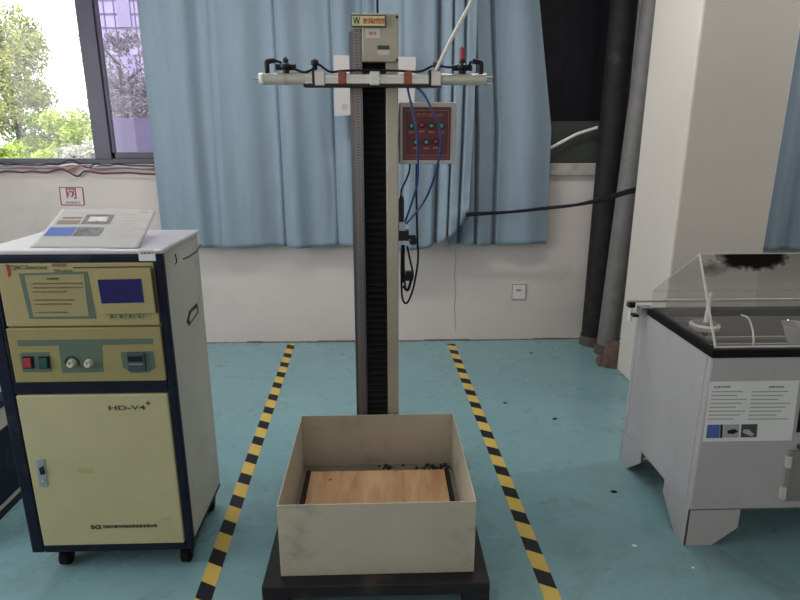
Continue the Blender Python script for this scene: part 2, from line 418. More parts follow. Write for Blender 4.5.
# right window: blacked-out light above a solid infill
z_in = at(575, 121, WY).z
w2 = MB().box(W2[0], W2[1], WY+.03, WY+.12, W2[2], z_in).box(W2[0], W2[1], WY+.03, WY+.12, W2[3]-.05, W2[3]) \
    .box(W2[0], W2[0]+.05, WY+.03, WY+.12, z_in, W2[3]).box(W2[1]-.05, W2[1], WY+.03, WY+.12, z_in, W2[3]).build('window_2', FRAME2, bevel=.003)
tag(w2, kind='structure')
b = MB()
for i in range(9):
    xx = W2[0]+.05 + i*.11; b.box(xx, xx+.1105, WY+.07+(i % 2)*.006, WY+.09+(i % 2)*.006, z_in, W2[3]-.05)
b.build('pane', mat('blackout_film', (.004, .004, .007), .5, spec=.2, var=.5, vscale=5), w2)
tag(MB().box(W2[0], W2[1]-.05, WY-.035, WY+.03, SZ-.085, SZ).build('trim_1', SILL, bevel=.006), kind='structure')
tag(MB().box(W1[0], W1[1], WY-.012, WY+.04, SZ1-.03, SZ1).build('trim_2', SILL, bevel=.004), kind='structure')
# side window (outside the frame, it lets the daylight in)
w3 = MB()
for (y0, y1, z0, z1) in ((-.15, 2.85, .95, 1.0), (-.15, 2.85, 2.5, 2.55), (-.15, -.1, 1, 2.5), (2.8, 2.85, 1, 2.5), (1.32, 1.38, 1, 2.5)): w3.box(-3.58, -3.5, y0, y1, z0, z1)
w3 = w3.build('window_3', FRAME); tag(w3, kind='structure')
# floor cable trunk stains: vertical crack in the plaster
cr = MB(); p = [at(455+math.sin(i*1.7)*.8, 250+i*9, WY-.001) for i in range(10)]
for i in range(9): cr.prism([p[i]+Vector((-.002, 0, 0)), p[i]+Vector((.002, 0, 0)), p[i+1]+Vector((.002, 0, 0)), p[i+1]+Vector((-.002, 0, 0))], (0, -.0015, 0))
tag(cr.build('trim_3', mat('crack', (.30, .28, .26), .9)), kind='structure')

# ------------------------------------------------------------------ outside
GROUND = mat('outside_ground', (.2, .22, .15), .9, var=.3)
tag(MB().box(-30, 20, WY+.6, 40, -1.1, -1.0).build('ground', GROUND), kind='structure')
def leafmat(name, c0, c1):
    m = bpy.data.materials.new(name); m.use_nodes = True
    N = m.node_tree.nodes; L = m.node_tree.links; b = N['Principled BSDF']; out = N['Material Output']
    g = N.new('ShaderNodeTexCoord'); n = N.new('ShaderNodeTexNoise'); n.inputs['Scale'].default_value = 6; L.new(g.outputs['Object'], n.inputs[0])
    r = N.new('ShaderNodeValToRGB'); r.color_ramp.elements[0].position = .35; r.color_ramp.elements[1].position = .65
    r.color_ramp.elements[0].color = (*c0, 1); r.color_ramp.elements[1].color = (*c1, 1); L.new(n.outputs[0], r.inputs[0])
    L.new(r.outputs[0], b.inputs['Base Color']); b.inputs['Roughness'].default_value = .5
    t = N.new('ShaderNodeBsdfTranslucent'); L.new(r.outputs[0], t.inputs[0])
    mx = N.new('ShaderNodeMixShader'); mx.inputs[0].default_value = .4; L.new(b.outputs[0], mx.inputs[1]); L.new(t.outputs[0], mx.inputs[2]); L.new(mx.outputs[0], out.inputs[0])
    return m
LEAF1 = leafmat('leaf_olive', (.14, .15, .06), (.48, .47, .16)); LEAF2 = leafmat('leaf_lime', (.16, .22, .03), (.52, .60, .10))
LEAF3 = leafmat('leaf_pale', (.30, .30, .25), (.55, .52, .45))
BARK = mat('bark', (.10, .08, .06), .9, var=.3)
def tree(name, cx, cy, cz, rx, ry, rz, n, m, label, cat='tree', leaf=.055, seed=1, trunk=True):
    rnd = random.Random(seed); root = empty(name, (cx, cy, -1.0), label, cat)
    b = MB()
    clumps = [(Vector((rnd.gauss(0, .5)*rx, rnd.gauss(0, .4)*ry, rnd.uniform(-.9, .9)*rz)), rnd.uniform(.25, .5)) for _ in range(34)]
    for i in range(n):
        c, cr_ = rnd.choice(clumps)
        d = Vector((rnd.gauss(0, 1), rnd.gauss(0, 1), rnd.gauss(0, 1))).normalized()*cr_*min(rx, rz)*rnd.random()**.4
        p = Vector((cx, cy, cz)) + c + d
        a = Vector((rnd.gauss(0, 1), rnd.gauss(0, 1), rnd.gauss(0, 1))).normalized(); q = a.orthogonal().normalized(); L_ = leaf*rnd.uniform(.6, 1.3)
        vs = [b.bm.verts.new(p+v) for v in (-a*L_*.5, q*L_*.25, a*L_*.5, -q*L_*.25)]; b.bm.faces.new(vs)
    b.build('crown', m, root)
    if trunk:
        t = MB(); t.tube([(cx, cy, -1.02), (cx+.03, cy, (cz-1)/2), (cx-.02, cy, cz+rz*.3)], [.09, .07, .03])
        for k in range(6):
            z = cz-rz*.7+k*rz*.2; a = k*2.1
            t.tube([(cx, cy, z), (cx+math.cos(a)*rx*.6, cy+math.sin(a)*ry*.6, z+rz*.35)], [.025, .008], 6)
        t.build('trunk', BARK, root, smooth=True)
    return root
def outp(px, py, Y): return at(px, py, Y)
c = outp(12, 90, 9.0); tree('tree', c.x, c.y, c.z+.05, .6, .5, .95, 13000, LEAF1, 'olive green tree standing tallest outside the left window', seed=2)
c = outp(-45, 60, 10.5); tree('tree', c.x, c.y, c.z, .7, .7, 1.2, 5000, LEAF1, 'shaded olive tree cut by the left edge of the picture', seed=3)
c = outp(58, 140, 8.9); tree('shrub', c.x, c.y, c.z-.2, .72, .4, .5, 9500, LEAF2, 'bright lime green bush seen low in the left window', 'bush', seed=4)
c = outp(10, 158, 7.1); tree('shrub', c.x, c.y, c.z-.25, .55, .3, .34, 6000, LEAF2, 'low yellow green bush at the left bottom of the window', 'bush', seed=5)
c = outp(82, 152, 6.1); tree('shrub', c.x, c.y, c.z-.15, .24, .2, .2, 3000, LEAF3, 'pale flowering bush beside the window mullion', 'bush', seed=6)
c = outp(122, 80, 11.0); tree('tree', c.x, c.y, c.z, .6, .4, .75, 6500, LEAF3, 'pale blossoming tree behind the narrow tinted pane', leaf=.06, seed=8)
# tiled block behind
bl = outp(92, 0, 17.0); br = outp(190, 0, 17.0); bz = outp(120, 158, 17.0).z
bu = empty('building', ((bl.x+br.x)/2, 17.5, -1.0), 'pale lavender tiled apartment block behind the tinted pane', 'building')
MB().box(bl.x, br.x, 17.0, 20, -1.0, 6.2).build('facade', mat('tile_facade', (.62, .58, .68), .6, var=.05), bu)
g = MB()
for i in range(12):
    xx = bl.x + .25 + i*.26; g.box(xx, xx+.018, 16.97, 17.0, -1, 6.2)
for i in range(22): g.box(bl.x, br.x, 16.97, 17.0, -.8+i*.33, -.785+i*.33)
g.build('tile_joints', mat('facade_joint', (.33, .30, .38), .7), bu)
for i in range(3):
    for j in range(5):
        xx = bl.x+.28+i*.99; MB().box(xx+.33, xx+.66, 16.95, 17.0, .2+j*1.32, .85+j*1.32).build('window', mat('far_glass', (.48, .45, .56), .3), bu)
lw0 = outp(101, 118, 7.8); lw1 = outp(175, 118, 7.8)
yw = MB().box(lw0.x, lw1.x, 7.8, 8.0, -1.0, lw0.z).build('garden_wall', mat('yard_wall', (.17, .16, .21), .8, var=.1))
tag(yw, 'low violet grey yard wall outside the tinted pane', 'wall')

# ------------------------------------------------------------------ curtains
def curtain(name, x0, x1, z0, ztop, Y, foldfn, edge=None, label='', bottom=None, nx=260, nz=70, th=.004, group='blue curtains'):
    b = MB(); V = []
    for j in range(nz+1):
        v = j/nz; row = []
        for i in range(nx+1):
            u = i/nx
            xl, xr = (x0, x1) if edge is None else edge(v)
            X_ = xl + (xr-xl)*u
            zb = z0 if bottom is None else bottom(u)
            z = zb + (ztop-zb)*v
            dx, dy = foldfn(u, v)
            row.append(b.bm.verts.new((X_+dx, Y+dy, z)))
        V.append(row)
    for j in range(nz):
        for i in range(nx): b.bm.faces.new((V[j][i], V[j][i+1], V[j+1][i+1], V[j+1][i]))
    o = b.build(name, CURT, smooth=False); o.data.shade_smooth()
    s = o.modifiers.new('solid', 'SOLIDIFY'); s.thickness = th
    tag(o, label, 'curtain', group); return o
CY = WY-.11
def groove(x, c, w_, d): return d*math.exp(-((x-c)/w_)**2)
def foldA(u, v):
    w_ = u*15 + 1.1*noise.noise(Vector((u*3.1, v*.5, 1.3))) + .35*v
    k = noise.noise(Vector((u*9, v*.7, 5.1)))
    y = .017*math.sin(w_*1.9) + .012*math.sin(w_*3.3+1) + .018*k
    y += groove(u, .27+.03*v, .012, .02) + groove(u, .56, .010, .028) + groove(u, .80-.01*v, .009, .022) + groove(u, .93, .012, .02)
    y += .012*math.exp(-((u-.76-.02*math.sin(v*9))/.02)**2)*math.exp(-((v-.2)/.15)**2)
    return 0, y
xa0, xa1 = at(152, 150, CY).x, at(381, 100, CY).x
zb = at(260, 247, CY).z
curtain('curtain', xa0, xa1, zb, 2.75, CY, foldA, label='wide pale blue curtain left of the column, at the open window',
        bottom=lambda u: zb + .006*math.sin(u*17) + .07*math.exp(-(u/.06)**2), nx=520)
def foldB(u, v):
    k = noise.noise(Vector((u*5, v*.9, 7.7)))
    y = .014*math.sin(u*13+.6)+.014*k
    for c_, w_, d_ in ((.64+.01*(1-v), .030, .10), (.775, .012, .09), (.89+.005*(1-v), .014, .09), (.30, .03, .015)): y += groove(u, c_, w_, d_)
    pul = math.exp(-((v-.04)/.07)**2)
    y -= pul*(.03*max(0, u-.5)*2 + .010*math.sin((u*3+v*14)*6)*max(0, u-.55)*2)
    return 0, y - .02
xb0, xb1 = at(375, 100, CY-.02).x, at(470, 110, CY-.05).x
z415 = at(412, 247, CY).z; z470 = at(471, 214, CY).z
def edgeB(v): 
    pull = math.exp(-(v/.16)**2)
    return xb0, xb1 + .02*math.sin(v*3)
curtain('curtain', xb0, xb1, zb, 2.75, CY-.09, foldB, edge=edgeB, label='blue curtain behind the red control box, lower corner lifted by a black cable',
        bottom=lambda u: z415 + (z470-z415)*max(0, (u-.42)/.58)**2.1)
def foldC(u, v):
    k = noise.noise(Vector((u*4, v*1.0, 3.1)))
    y = .022*math.sin(u*11+v*.8+2.2)+.02*k
    for c_, w_, d_ in ((.10, .02, .06), (.265-.05*v, .016, .09), (.455-.01*v, .022, .07)): y += groove(u, c_, w_, d_)
    if u > .46: y += .03*(1-math.exp(-(u-.46)*20))
    return 0, y
xc0 = at(452, 100, CY).x
def edgeC(v):
    z = zb + (2.75-zb)*v
    xr = at(541, 0, CY).x if z > 2.2 else None
    pts = [(zb, at(548, 240, CY).x), (at(552, 130, CY).z, at(553, 130, CY).x), (at(541, 0, CY).z, at(541, 0, CY).x), (2.76, at(538, 0, CY).x)]
    for i in range(3):
        if z <= pts[i+1][0]+1e-6:
            t = (z-pts[i][0])/(pts[i+1][0]-pts[i][0]); return xc0, pts[i][1]+(pts[i+1][1]-pts[i][1])*t
    return xc0, pts[-1][1]
curtain('curtain', 0, 1, zb, 2.75, CY-.005, foldC, edge=edgeC, label='blue curtain gathered beside the blacked-out right window',
        bottom=lambda u: at(500, 245, CY).z + .004*math.sin(u*9), nx=360)
def foldD(u, v): return 0, .03*math.sin(u*45+v)
curtain('curtain', PILX1-.02 + .55, 3.75, .72, 2.75, CY, foldD, label='dark-shaded blue curtain right of the white pillar', nx=160) if False else \
curtain('curtain', at(764, 246, CY).x-.25, 3.75, .70, 2.75, CY, foldD, label='blue curtain seen right of the white pillar', nx=160)
# curtain rail carrying them
for (xa_, xb_, lab) in ((-3.2, 1.25, 'white curtain rail over the curtains left of the pipes, out of view'), (1.75, 3.8, 'white curtain rail over the curtain right of the pillar, out of view')):
    t = empty('curtain_rail', ((xa_+xb_)/2, WY-.11, 2.78), lab, 'rail')
    MB().tube([(xa_, WY-.11, 2.775), (xb_, WY-.11, 2.775)], .014, 12).build('rod', WHITE, t, smooth=True)
    for xx in (xa_+.2, xb_-.1): MB().box(xx-.01, xx+.01, WY-.13, WY, 2.765, 2.8).build('bracket', WHITE, t)

# ------------------------------------------------------------------ pipes behind the pillar
for (px, r_, Yp, lean, m, lab) in ((604, .086, 4.12, 0, PIPED, 'dark vertical pipe in the corner beside the right window'),
                             (624, .072, 3.93, .036, PIPEL, 'rough grey vertical pipe nearest the white pillar')):
    X_ = at(px, 220, Yp).x
    p = empty('vertical_pipe', (X_, Yp, 0), lab, 'pipe', 'pipes beside the pillar')
    MB().tube([(X_-lean*.9, Yp, 0), (X_+lean*(CEIL-.9), Yp, CEIL)], r_, 28).build('tube', m, p, smooth=True)
    MB().lathe((X_-lean*.9, Yp, 0), [(r_+.012, 0), (r_+.012, .03), (r_+.008, .05), (r_+.008, .07)], 28).build('collar', mat('rusty_collar', (.07, .055, .045), .8, var=.4, vscale=20), p, smooth=True)
rb = atz(612, 368, 0)
t = MB()
for (dx, dy, s_, hz) in ((0, 0, .05, .17), (-.045, .03, .04, .05)):
    t.prism([(rb.x+dx-s_, rb.y+dy, 0), (rb.x+dx+s_*.7, rb.y+dy-.02, 0), (rb.x+dx+s_*.8, rb.y+dy+.06, 0), (rb.x+dx-s_*.8, rb.y+dy+.08, 0)], (.01, 0, hz))
tag(t.build('rubble_block', mat('rust_brown', (.12, .08, .065), .85, var=.4, vscale=20, bump=.6), bevel=.006), 'rusty brown block at the foot of the grey pipe', 'block')

# ------------------------------------------------------------------ wall fittings
s = at(512, 284, WY); e_ = at(525, 299, WY)
o = empty('wall_socket', ((s.x+e_.x)/2, WY, e_.z), 'flush white socket plate low on the wall right of the column', 'socket')
MB().box(s.x, e_.x, WY-.008, WY, e_.z, s.z).build('plate', mat('socket_white', (.58, .55, .53), .5), o, bevel=.003)
cx, cz = (s.x+e_.x)/2, (s.z+e_.z)/2
g = MB(); a_ = (s.z-e_.z)/2
for (x0, x1, z0, z1) in ((s.x, e_.x, s.z-.004, s.z), (s.x, e_.x, e_.z, e_.z+.004), (s.x, s.x+.004, e_.z, s.z), (e_.x-.004, e_.x, e_.z, s.z)): g.box(x0, x1, WY-.0095, WY-.007, z0, z1)
g.build('rim', mat('socket_rim', (.30, .20, .19), .6), o)
MB().box(cx-.018, cx+.018, WY-.011, WY-.007, cz+.008, cz+.018).build('slot', mat('slot_dark', (.16, .15, .15), .6), o)
# red framed wall sign, leaning outline
s1, s2, s3, s4 = at(59.5, 187.5, WY), at(82.5, 187.5, WY), at(84.5, 205, WY), at(61.7, 204.8, WY)
o = empty('wall_sign', (s4.x, WY, s4.z), 'small red framed notice stuck on the wall below the left window', 'sign')
Vy = Vector((0, -1, 0))
MB().prism([s1, s2, s3, s4], Vy*.0015).build('backing', mat('notice_back', (.54, .49, .49), .6), o)
g = MB(); q = [s1, s2, s3, s4]
for i in range(4): g.tube([q[i]+Vy*.002, q[(i+1) % 4]+Vy*.002], .0034, 4)
g.build('border', REDP, o)
cc = (s1+s2+s3+s4)/4
text('lettering', '网', .1, REDP, o, cc+Vector((-.002, -.002, .018)), width=.068, height=.072, bold=.0015)
text('lettering', '网络信息点', .1, mat('print_maroon', (.16, .04, .06), .6), o, cc+Vector((.003, -.002, -.042)), width=.10, height=.014)

# cables along the left window sill
rnd = random.Random(11)
for k, (m, lab, dz, r_) in enumerate(((CABLEP, 'pink cable strung along the left window sill', .0, .007), (CABLEW, 'white cable strung along the left window sill', .017, .006),
                         (CABLER, 'maroon cable strung along the left window sill', -.018, .006), (CABLEG, 'grey cable knotted along the left window sill', .008, .005),
                         (CABLEB, 'black cable strung along the left window sill', .026, .004))):
    pts = []
    x_ = -3.2; i = 0
    while x_ < -1.45:
        bump = math.exp(-((x_+2.05)/.14)**2)
        z = SZ1 - .022 + dz*.9 + rnd.uniform(-.006, .006) + (.03*math.sin(x_*30+k*2) if bump > .2 else 0)*bump - .012*(k == 2) - .02*max(0, x_+2.1)
        pts.append((x_, WY-.022-.004*k - .012*bump*math.sin(k+i), z)); x_ += rnd.uniform(.05, .11); i += 1
    tag(MB().tube(smoothpath(pts, 5), r_, 8).build('sill_cable', m, smooth=True), lab, 'cable', 'cables on the window sill')

# black cables tying the curtain, running to the pillar
for k, lab in ((0, 'upper black cable slung from the curtain to the pillar'), (1, 'lower black cable slung from the curtain to the pillar')):
    d = k*.012
    pts = [at(466, 214+k*1.5, CY-.165), at(476, 213.5+k, CY-.165), at(510, 212-k*0, CY-.17), at(545, 208.5-k*.5, 3.92), at(575, 205-k*2+k*2.0, 3.80), at(604, 198+k*2.2, 3.74), at(626, 191+k*2.5, 3.68), at(640, 187.5+k*3, 3.66)]
    tag(MB().tube(smoothpath(pts, 8), .0095, 10).build('tie_cable', CABLEB, smooth=True), lab, 'cable', 'black cables over the corner')
# white conduit in front of right window
pts = [at(546, 150, WY-.03), at(556, 145, WY-.03), at(575, 135, WY-.03), at(586, 131, WY-.03), at(597.5, 127.5, WY-.03)]
tag(MB().tube(smoothpath(pts, 8), .011, 12).build('white_conduit', CABLEW, smooth=True), 'thick white cable crossing below the black window', 'cable')
# notice sheet behind the column
PY = CY-.165
a = at(333.5, 55, PY); c = at(416, 114, PY)
n_ = empty('notice_sheet', ((a.x+c.x)/2, PY, c.z), 'large white paper pinned to the curtain behind the column', 'paper')
bq = at(334.5, 116, PY)
MB().prism([a, at(416, 57, PY), at(414, 112, PY), bq], (0, .002, 0)).build('sheet', mat('notice_paper', (.40, .39, .385), .6), n_)
pq = at(345, 107, PY)
for dz in (-.012, 0, .012): MB().box(pq.x-.018, pq.x+.018, PY-.001, PY, pq.z+dz-.002, pq.z+dz+.002).build('print', TEXTB, n_)

# ------------------------------------------------------------------ floor tapes
def tape(p0, p1, lab, back, wid=.057):
    p0 = atz(*p0); p1 = atz(*p1); d = (p1-p0); L_ = d.length + back
    o = MB().box(-wid/2, wid/2, 0, L_, 0, .0012).build('floor_tape', TAPE)
    o.rotation_euler = (0, 0, math.atan2(d.y, d.x)-PI/2); o.location = p0 - d.normalized()*back
    # flat strip on the floor from behind the photographer to the wall
    return tag(o, lab, 'tape', 'hazard tapes on the floor')
tape((204, 597), (291.5, 344), 'yellow and black hazard tape on the floor left of the machine', 1.3226)
tape((552, 597), (451, 344), 'yellow and black hazard tape on the floor right of the machine', 1.2556)
rnd = random.Random(9)
# dark scraps on the floor
for (px, py, sz, m, lab) in ((614, 492, .014, BLACKR, 'dark scrap on the floor left of the tank'), (505, 403, .012, BLACKR, 'black speck on the floor right of the right tape, near the box'),
                      (555, 419, .016, BLACKR, 'black chip on the open floor mid-right'),
                      (634, 546, .010, WHITE, 'white crumb on the floor before the tank'), (693, 568, .006, WHITE, 'tiny white crumb below the tank foot'), (531, 353, .013, BLACKR, 'black speck near the wall below the socket')):
    p = atz(px, py); b = MB(); n = 7
    pts = [(p.x+math.cos(i*2*PI/n)*sz*rnd.uniform(.6, 1.3), p.y+math.sin(i*2*PI/n)*sz*rnd.uniform(.4, .8), 0) for i in range(n)]
    b.prism(pts, (0, 0, .003)); tag(b.build('floor_scrap', m), lab, 'scrap')

# ------------------------------------------------------------------ console cabinet (left)
CYF = 1.815                          # front face
def cf(px, py, off=0): return at(px, py, CYF-off)
zt = at(150, 250, CYF).z; zbm = .085
xr = (at(166, 252, CYF).x + at(190, 545, CYF).x)/2; xl = at(29, 545, CYF).x+.008
DEP = .40
cab = empty('instrument_cabinet', ((xl+xr)/2, CYF+DEP/2, 0), 'tall navy and cream instrument cabinet on castors with a blue screen', 'cabinet')
fw = .042; FR = .026
MB().box(xl+.01, xr-.01, CYF+.012, CYF+DEP, zbm+.01, zt-.012).build('side_panels', GREYSIDE, cab, bevel=.004)
MB().box(xl, xr, CYF, CYF+DEP+.004, zt-.014, zt).build('top_panel', TOPGREY, cab, bevel=.006)
zm0 = at(100, 393, CYF).z; zm1 = at(100, 381, CYF).z
f_ = MB()
for (x0, x1, z0, z1) in ((xl, xl+fw, zbm, zt-.014), (xr-FR, xr, zbm, zt-.014), (xl+fw, xr-FR, zbm, zbm+.028), (xl+fw, xr-FR, zt-.036, zt-.014), (xl+fw, xr-FR, zm0, zm1), (xl+fw, xl+fw+.012, zm1, zt-.014)):
    f_.box(x0, x1, CYF-.004, CYF+.022, z0, z1)
f_.box(xl, xr-.008, CYF+.022, CYF+DEP, zbm-.001, zbm+.01)
f_.build('frame', NAVY, cab, bevel=.005)
def panel(px0, py0, px1, py1, th, name, m, parent, bevel=.002, base=0.0):
    a = cf(px0, py0); c = cf(px1, py1)
    return MB().box(min(a.x, c.x), max(a.x, c.x), CYF-base-th, CYF-base, min(a.z, c.z), max(a.z, c.z)).build(name, m, parent, bevel=bevel)
XL, XR = xl+fw+.003, xr-FR-.002
zsp = at(80, 326, CYF).z                 # split between the two instrument panels
up = MB().box(XL+.014, XR, CYF-.006, CYF+.01, zsp+.002, zt-.038).build('display_panel', CREAMP, cab, bevel=.003)
lp = MB().box(XL+.012, XR+.001, CYF-.010, CYF+.01, zm1+.002, zsp-.003).build('control_panel', CREAMC, cab, bevel=.003)
dr = MB().box(XL+.002, XR-.001, CYF-.008, CYF+.01, zbm+.031, zm0-.003).build('door', CREAM, cab, bevel=.004)
bp_ = .006
def dq(pts, th, name, m, parent, base, bevel=0):
    P_ = [cf(*p) + Vector((0, -base, 0)) for p in pts]; return MB().prism(P_, (0, -th, 0)).build(name, m, parent, bevel=bevel)
# instruction card area
card = dq([(20, 273), (88, 271), (97, 318), (31, 318)], .0015, 'instruction_card', PGREEN, up, bp_)
dq([(27, 274.5), (84, 273), (91, 315), (36, 316)], .001, 'card_face', mat('card_face', (.40, .35, .20), .6), card.parent, bp_+.0015) if False else None
P_ = [cf(*p)+Vector((0, -bp_-.0015, 0)) for p in ((26, 275), (85, 273.5), (90, 315.5), (35, 316))]
MB().prism(P_, (0, -.0008, 0)).build('card_face', mat('card_face', (.29, .25, .12), .6), up)
c0 = cf(54, 278); text('lettering', '注意事项', .02, TEXTD, up, Vector((c0.x, CYF-bp_-.0028, c0.z)), width=.036, height=.007)
lines = ['1.开机前请检查电源连接是否正确可靠', '2.请勿在振动状态下切换频率及功率开关', '3.使用完毕请关闭总电源', '', '4.面板功能键请按说明书操作', '5.设备应保持清洁干燥通风', '', '6.非专业人员请勿拆卸']
for i, ln in enumerate(lines):
    if not ln: continue
    q0 = cf(32+i*.7, 283+i*4.1); q1 = cf(min(84+i*.5, 32+i*.7+len(ln)*2.9), 283+i*4.1)
    text('lettering', ln, .02, TEXTB, up, Vector(((q0.x+q1.x)/2, CYF-bp_-.0028, q0.z)), width=q1.x-q0.x, height=.0052)
tl = cf(29, 267.5); text('lettering', 'C)IC3mcxx', .02, mat('logo_dark', (.07, .075, .045), .6), up, Vector((tl.x, CYF-bp_-.0005, tl.z)), width=.118, height=.016, bold=.0006)
tl = cf(60, 264.5); text('lettering', '振动控制', .02, mat('logo_brown', (.26, .15, .10), .6), up, Vector((tl.x, CYF-bp_-.0005, tl.z)), width=.045, height=.011, shear=.2)
tl = cf(64, 270); text('lettering', 'Vibration', .02, PGREEN, up, Vector((tl.x, CYF-bp_-.0005, tl.z)), width=.055, height=.009, shear=.3)
dq([(6.5, 264), (10.5, 264), (12.5, 275), (9.5, 277), (9, 272)], .001, 'emblem', RED, up, bp_)
# screen module
sc = dq([(97, 268), (152, 267), (157.5, 312), (104, 313)], .010, 'screen_bezel', CREAMP, up, bp_, bevel=.002)
dq([(100, 278.5), (143, 277.5), (146, 301), (104, 302)], .0015, 'screen', SCREEN, sc, bp_+.010)
dq([(152.6, 267), (154, 268), (159.3, 312), (157.7, 312)], .004, 'bezel_edge', mat('edge_dark', (.03, .025, .02), .6), up, bp_)
dq([(74, 266.6), (152, 265.6), (152, 266.7), (74, 268)], .001, 'line', TEXTD, up, bp_)
for i in range(4):
    k0 = 109.5+i*9.2
    bt = dq([(k0, 313.5), (k0+7, 313.4), (k0+7.5, 317.6), (k0+.6, 317.8)], .003, 'push_button', PGREEN2, up, bp_, bevel=.001)
    dq([(k0+2.4, 314.6), (k0+4.8, 314.6), (k0+5, 316.8), (k0+2.6, 316.9)], .0005, 'symbol', TEXTD, bt, bp_+.003)
# lower control panel
b2 = .010
dq([(19, 339.2), (154, 337.5), (154, 343), (20, 345)], .0008, 'stripe', PGREEN, lp, b2)
dq([(60, 342), (103, 341), (105, 371), (64, 371.5)], .0009, 'knob_field', PGREEN, lp, b2)
dq([(21.5, 354), (24, 351.5), (51, 351), (54, 370), (52, 370.7), (25, 371)], .001, 'switch_field', PGREEN, lp, b2)
for (k0, m, nm, lb) in ((24.5, RED, 'rocker_switch', 'red rocker switch'), (40.5, GREENP, 'rocker_switch', 'dark green rocker switch')):
    bz_ = dq([(k0, 355), (k0+11, 354.8), (k0+12, 367), (k0+1, 367.3)], .003, 'switch_frame', BLACKP, lp, b2+.001, bevel=.001)
    r = dq([(k0+1.8, 356.5), (k0+9.3, 356.3), (k0+10.1, 365.5), (k0+2.4, 365.7)], .006, nm, m, bz_, b2+.004, bevel=.0015); r['label'] = lb
for px in (74, 91):
    p = cf(px, 361.5); rr = .0125
    kn = MB().lathe((p.x, CYF-b2-.001, p.z), [(rr*1.05, 0), (rr, -.004), (rr*.82, -.016), (rr*.78, -.018)], 24, 'Y').build('knob', IVORY, lp, smooth=True)
    MB().box(p.x-.0012, p.x+.0012, CYF-b2-.0205, CYF-b2-.018, p.z, p.z+rr*.8).build('pointer', TEXTD, kn)
p = cf(74, 361.5); arc = [(p.x+math.cos(R(a))*.021, CYF-b2-.0012, p.z+math.sin(R(a))*.021) for a in range(-20, 200, 12)]
MB().tube(arc, .0022, 6).build('scale_arc', BLACKP, lp)
dq([(122, 351), (154, 350), (157, 366), (150, 371), (133, 371.5), (124, 366)], .001, 'meter_field', PGREEN, lp, b2)
mt = dq([(128.5, 351), (146, 350.8), (148, 369), (131, 369.3)], .010, 'digital_meter', mat('meter_grey', (.05, .06, .075), .35), lp, b2+.001, bevel=.0015)
dq([(130.5, 354), (144.5, 353.8), (145.2, 359), (131, 359.2)], .0006, 'display', BLACKP, mt, b2+.011)
dq([(131.3, 361), (145.4, 360.8), (145.8, 362.6), (131.5, 362.8)], .0006, 'caption', mat('meter_print', (.16, .18, .2), .6), mt, b2+.011)
# door furniture
b3 = .008
lt = dq([(37.5, 458.5), (46, 457.8), (49.5, 484.5), (41, 485)], .003, 'latch', STEEL, dr, b3, bevel=.001)
dq([(41, 466), (45, 464), (47, 472), (43, 473)], .004, 'latch_pull', BLACKP, lt, b3+.003, bevel=.001)
p = cf(45.5, 479); MB().lathe((p.x, CYF-b3-.003, p.z), [(.006, 0), (.006, -.003), (.004, -.004)], 16, 'Y').build('keyhole', ALU, lt, smooth=True)
p = cf(128, 406.5); text('lettering', 'HD-V4', .03, TEXTD, dr, Vector((p.x, CYF-b3-.001, p.z)), width=.118, height=.016, bold=.0003)
p = cf(149, 402); text('lettering', '+', .03, TEXTD, dr, Vector((p.x, CYF-b3-.001, p.z)), width=.012, bold=.002)
p = cf(97, 525.5); text('lettering', 'SG', .03, TEXTD, dr, Vector((p.x, CYF-b3-.001, p.z)), width=.035, height=.017, bold=.001)
p = cf(131, 524.6); text('lettering', '深圳市振动试验仪器设备有限公司', .03, TEXTD, dr, Vector((p.x, CYF-b3-.001, p.z)), width=.185, height=.0125, bold=.0008)
p = cf(168, 518); MB().box(p.x-.02, p.x+.012, CYF-b3-.0006, CYF-b3, p.z-.006, p.z+.007).build('worn_sticker', mat('worn_sticker', (.36, .34, .25), .6), dr)
p = cf(87, 469.5); MB().box(p.x-.024, p.x+.024, CYF-b3-.0006, CYF-b3, p.z-.008, p.z+.008).build('faded_sticker', mat('faded_sticker', (.36, .31, .15), .6), dr)
# white tag on the top rail
a, c = cf(138.5, 249.3), cf(156.5, 260.5)
tg = MB().box(a.x, c.x, CYF-.0055, CYF-.004, c.z, a.z).build('asset_tag', PAPER, cab)
p = cf(147.5, 252.5); text('lettering', '设备编号', .02, TEXTD, tg, Vector((p.x, CYF-.0056, p.z)), width=.042, height=.008)
# side handle recess and scratches
sx = xr-.01
def sidep(px, py): return atx(px, py, sx)
q = [sidep(186.5, 322), sidep(189, 311), sidep(197, 303), sidep(198.5, 312), sidep(189, 326)]
sh = MB().prism([v for v in q], (.0012, 0, 0)).build('side_grip', BLACKP, cab)
q = [sidep(188.8, 319), sidep(191, 312), sidep(196, 308), sidep(196.5, 312), sidep(190, 322)]
MB().prism(q, (.0025, 0, 0)).build('grip_plate', GREYSIDE, cab)
for pp in ([(183, 259), (189, 256.5), (197, 251), (200, 245)], [(175, 254), (176.5, 262), (174.8, 264)]):
    MB().tube([sidep(*v)+Vector((.001, 0, 0)) for v in pp], .0022, 6).build('scratch', BLACKP, cab)
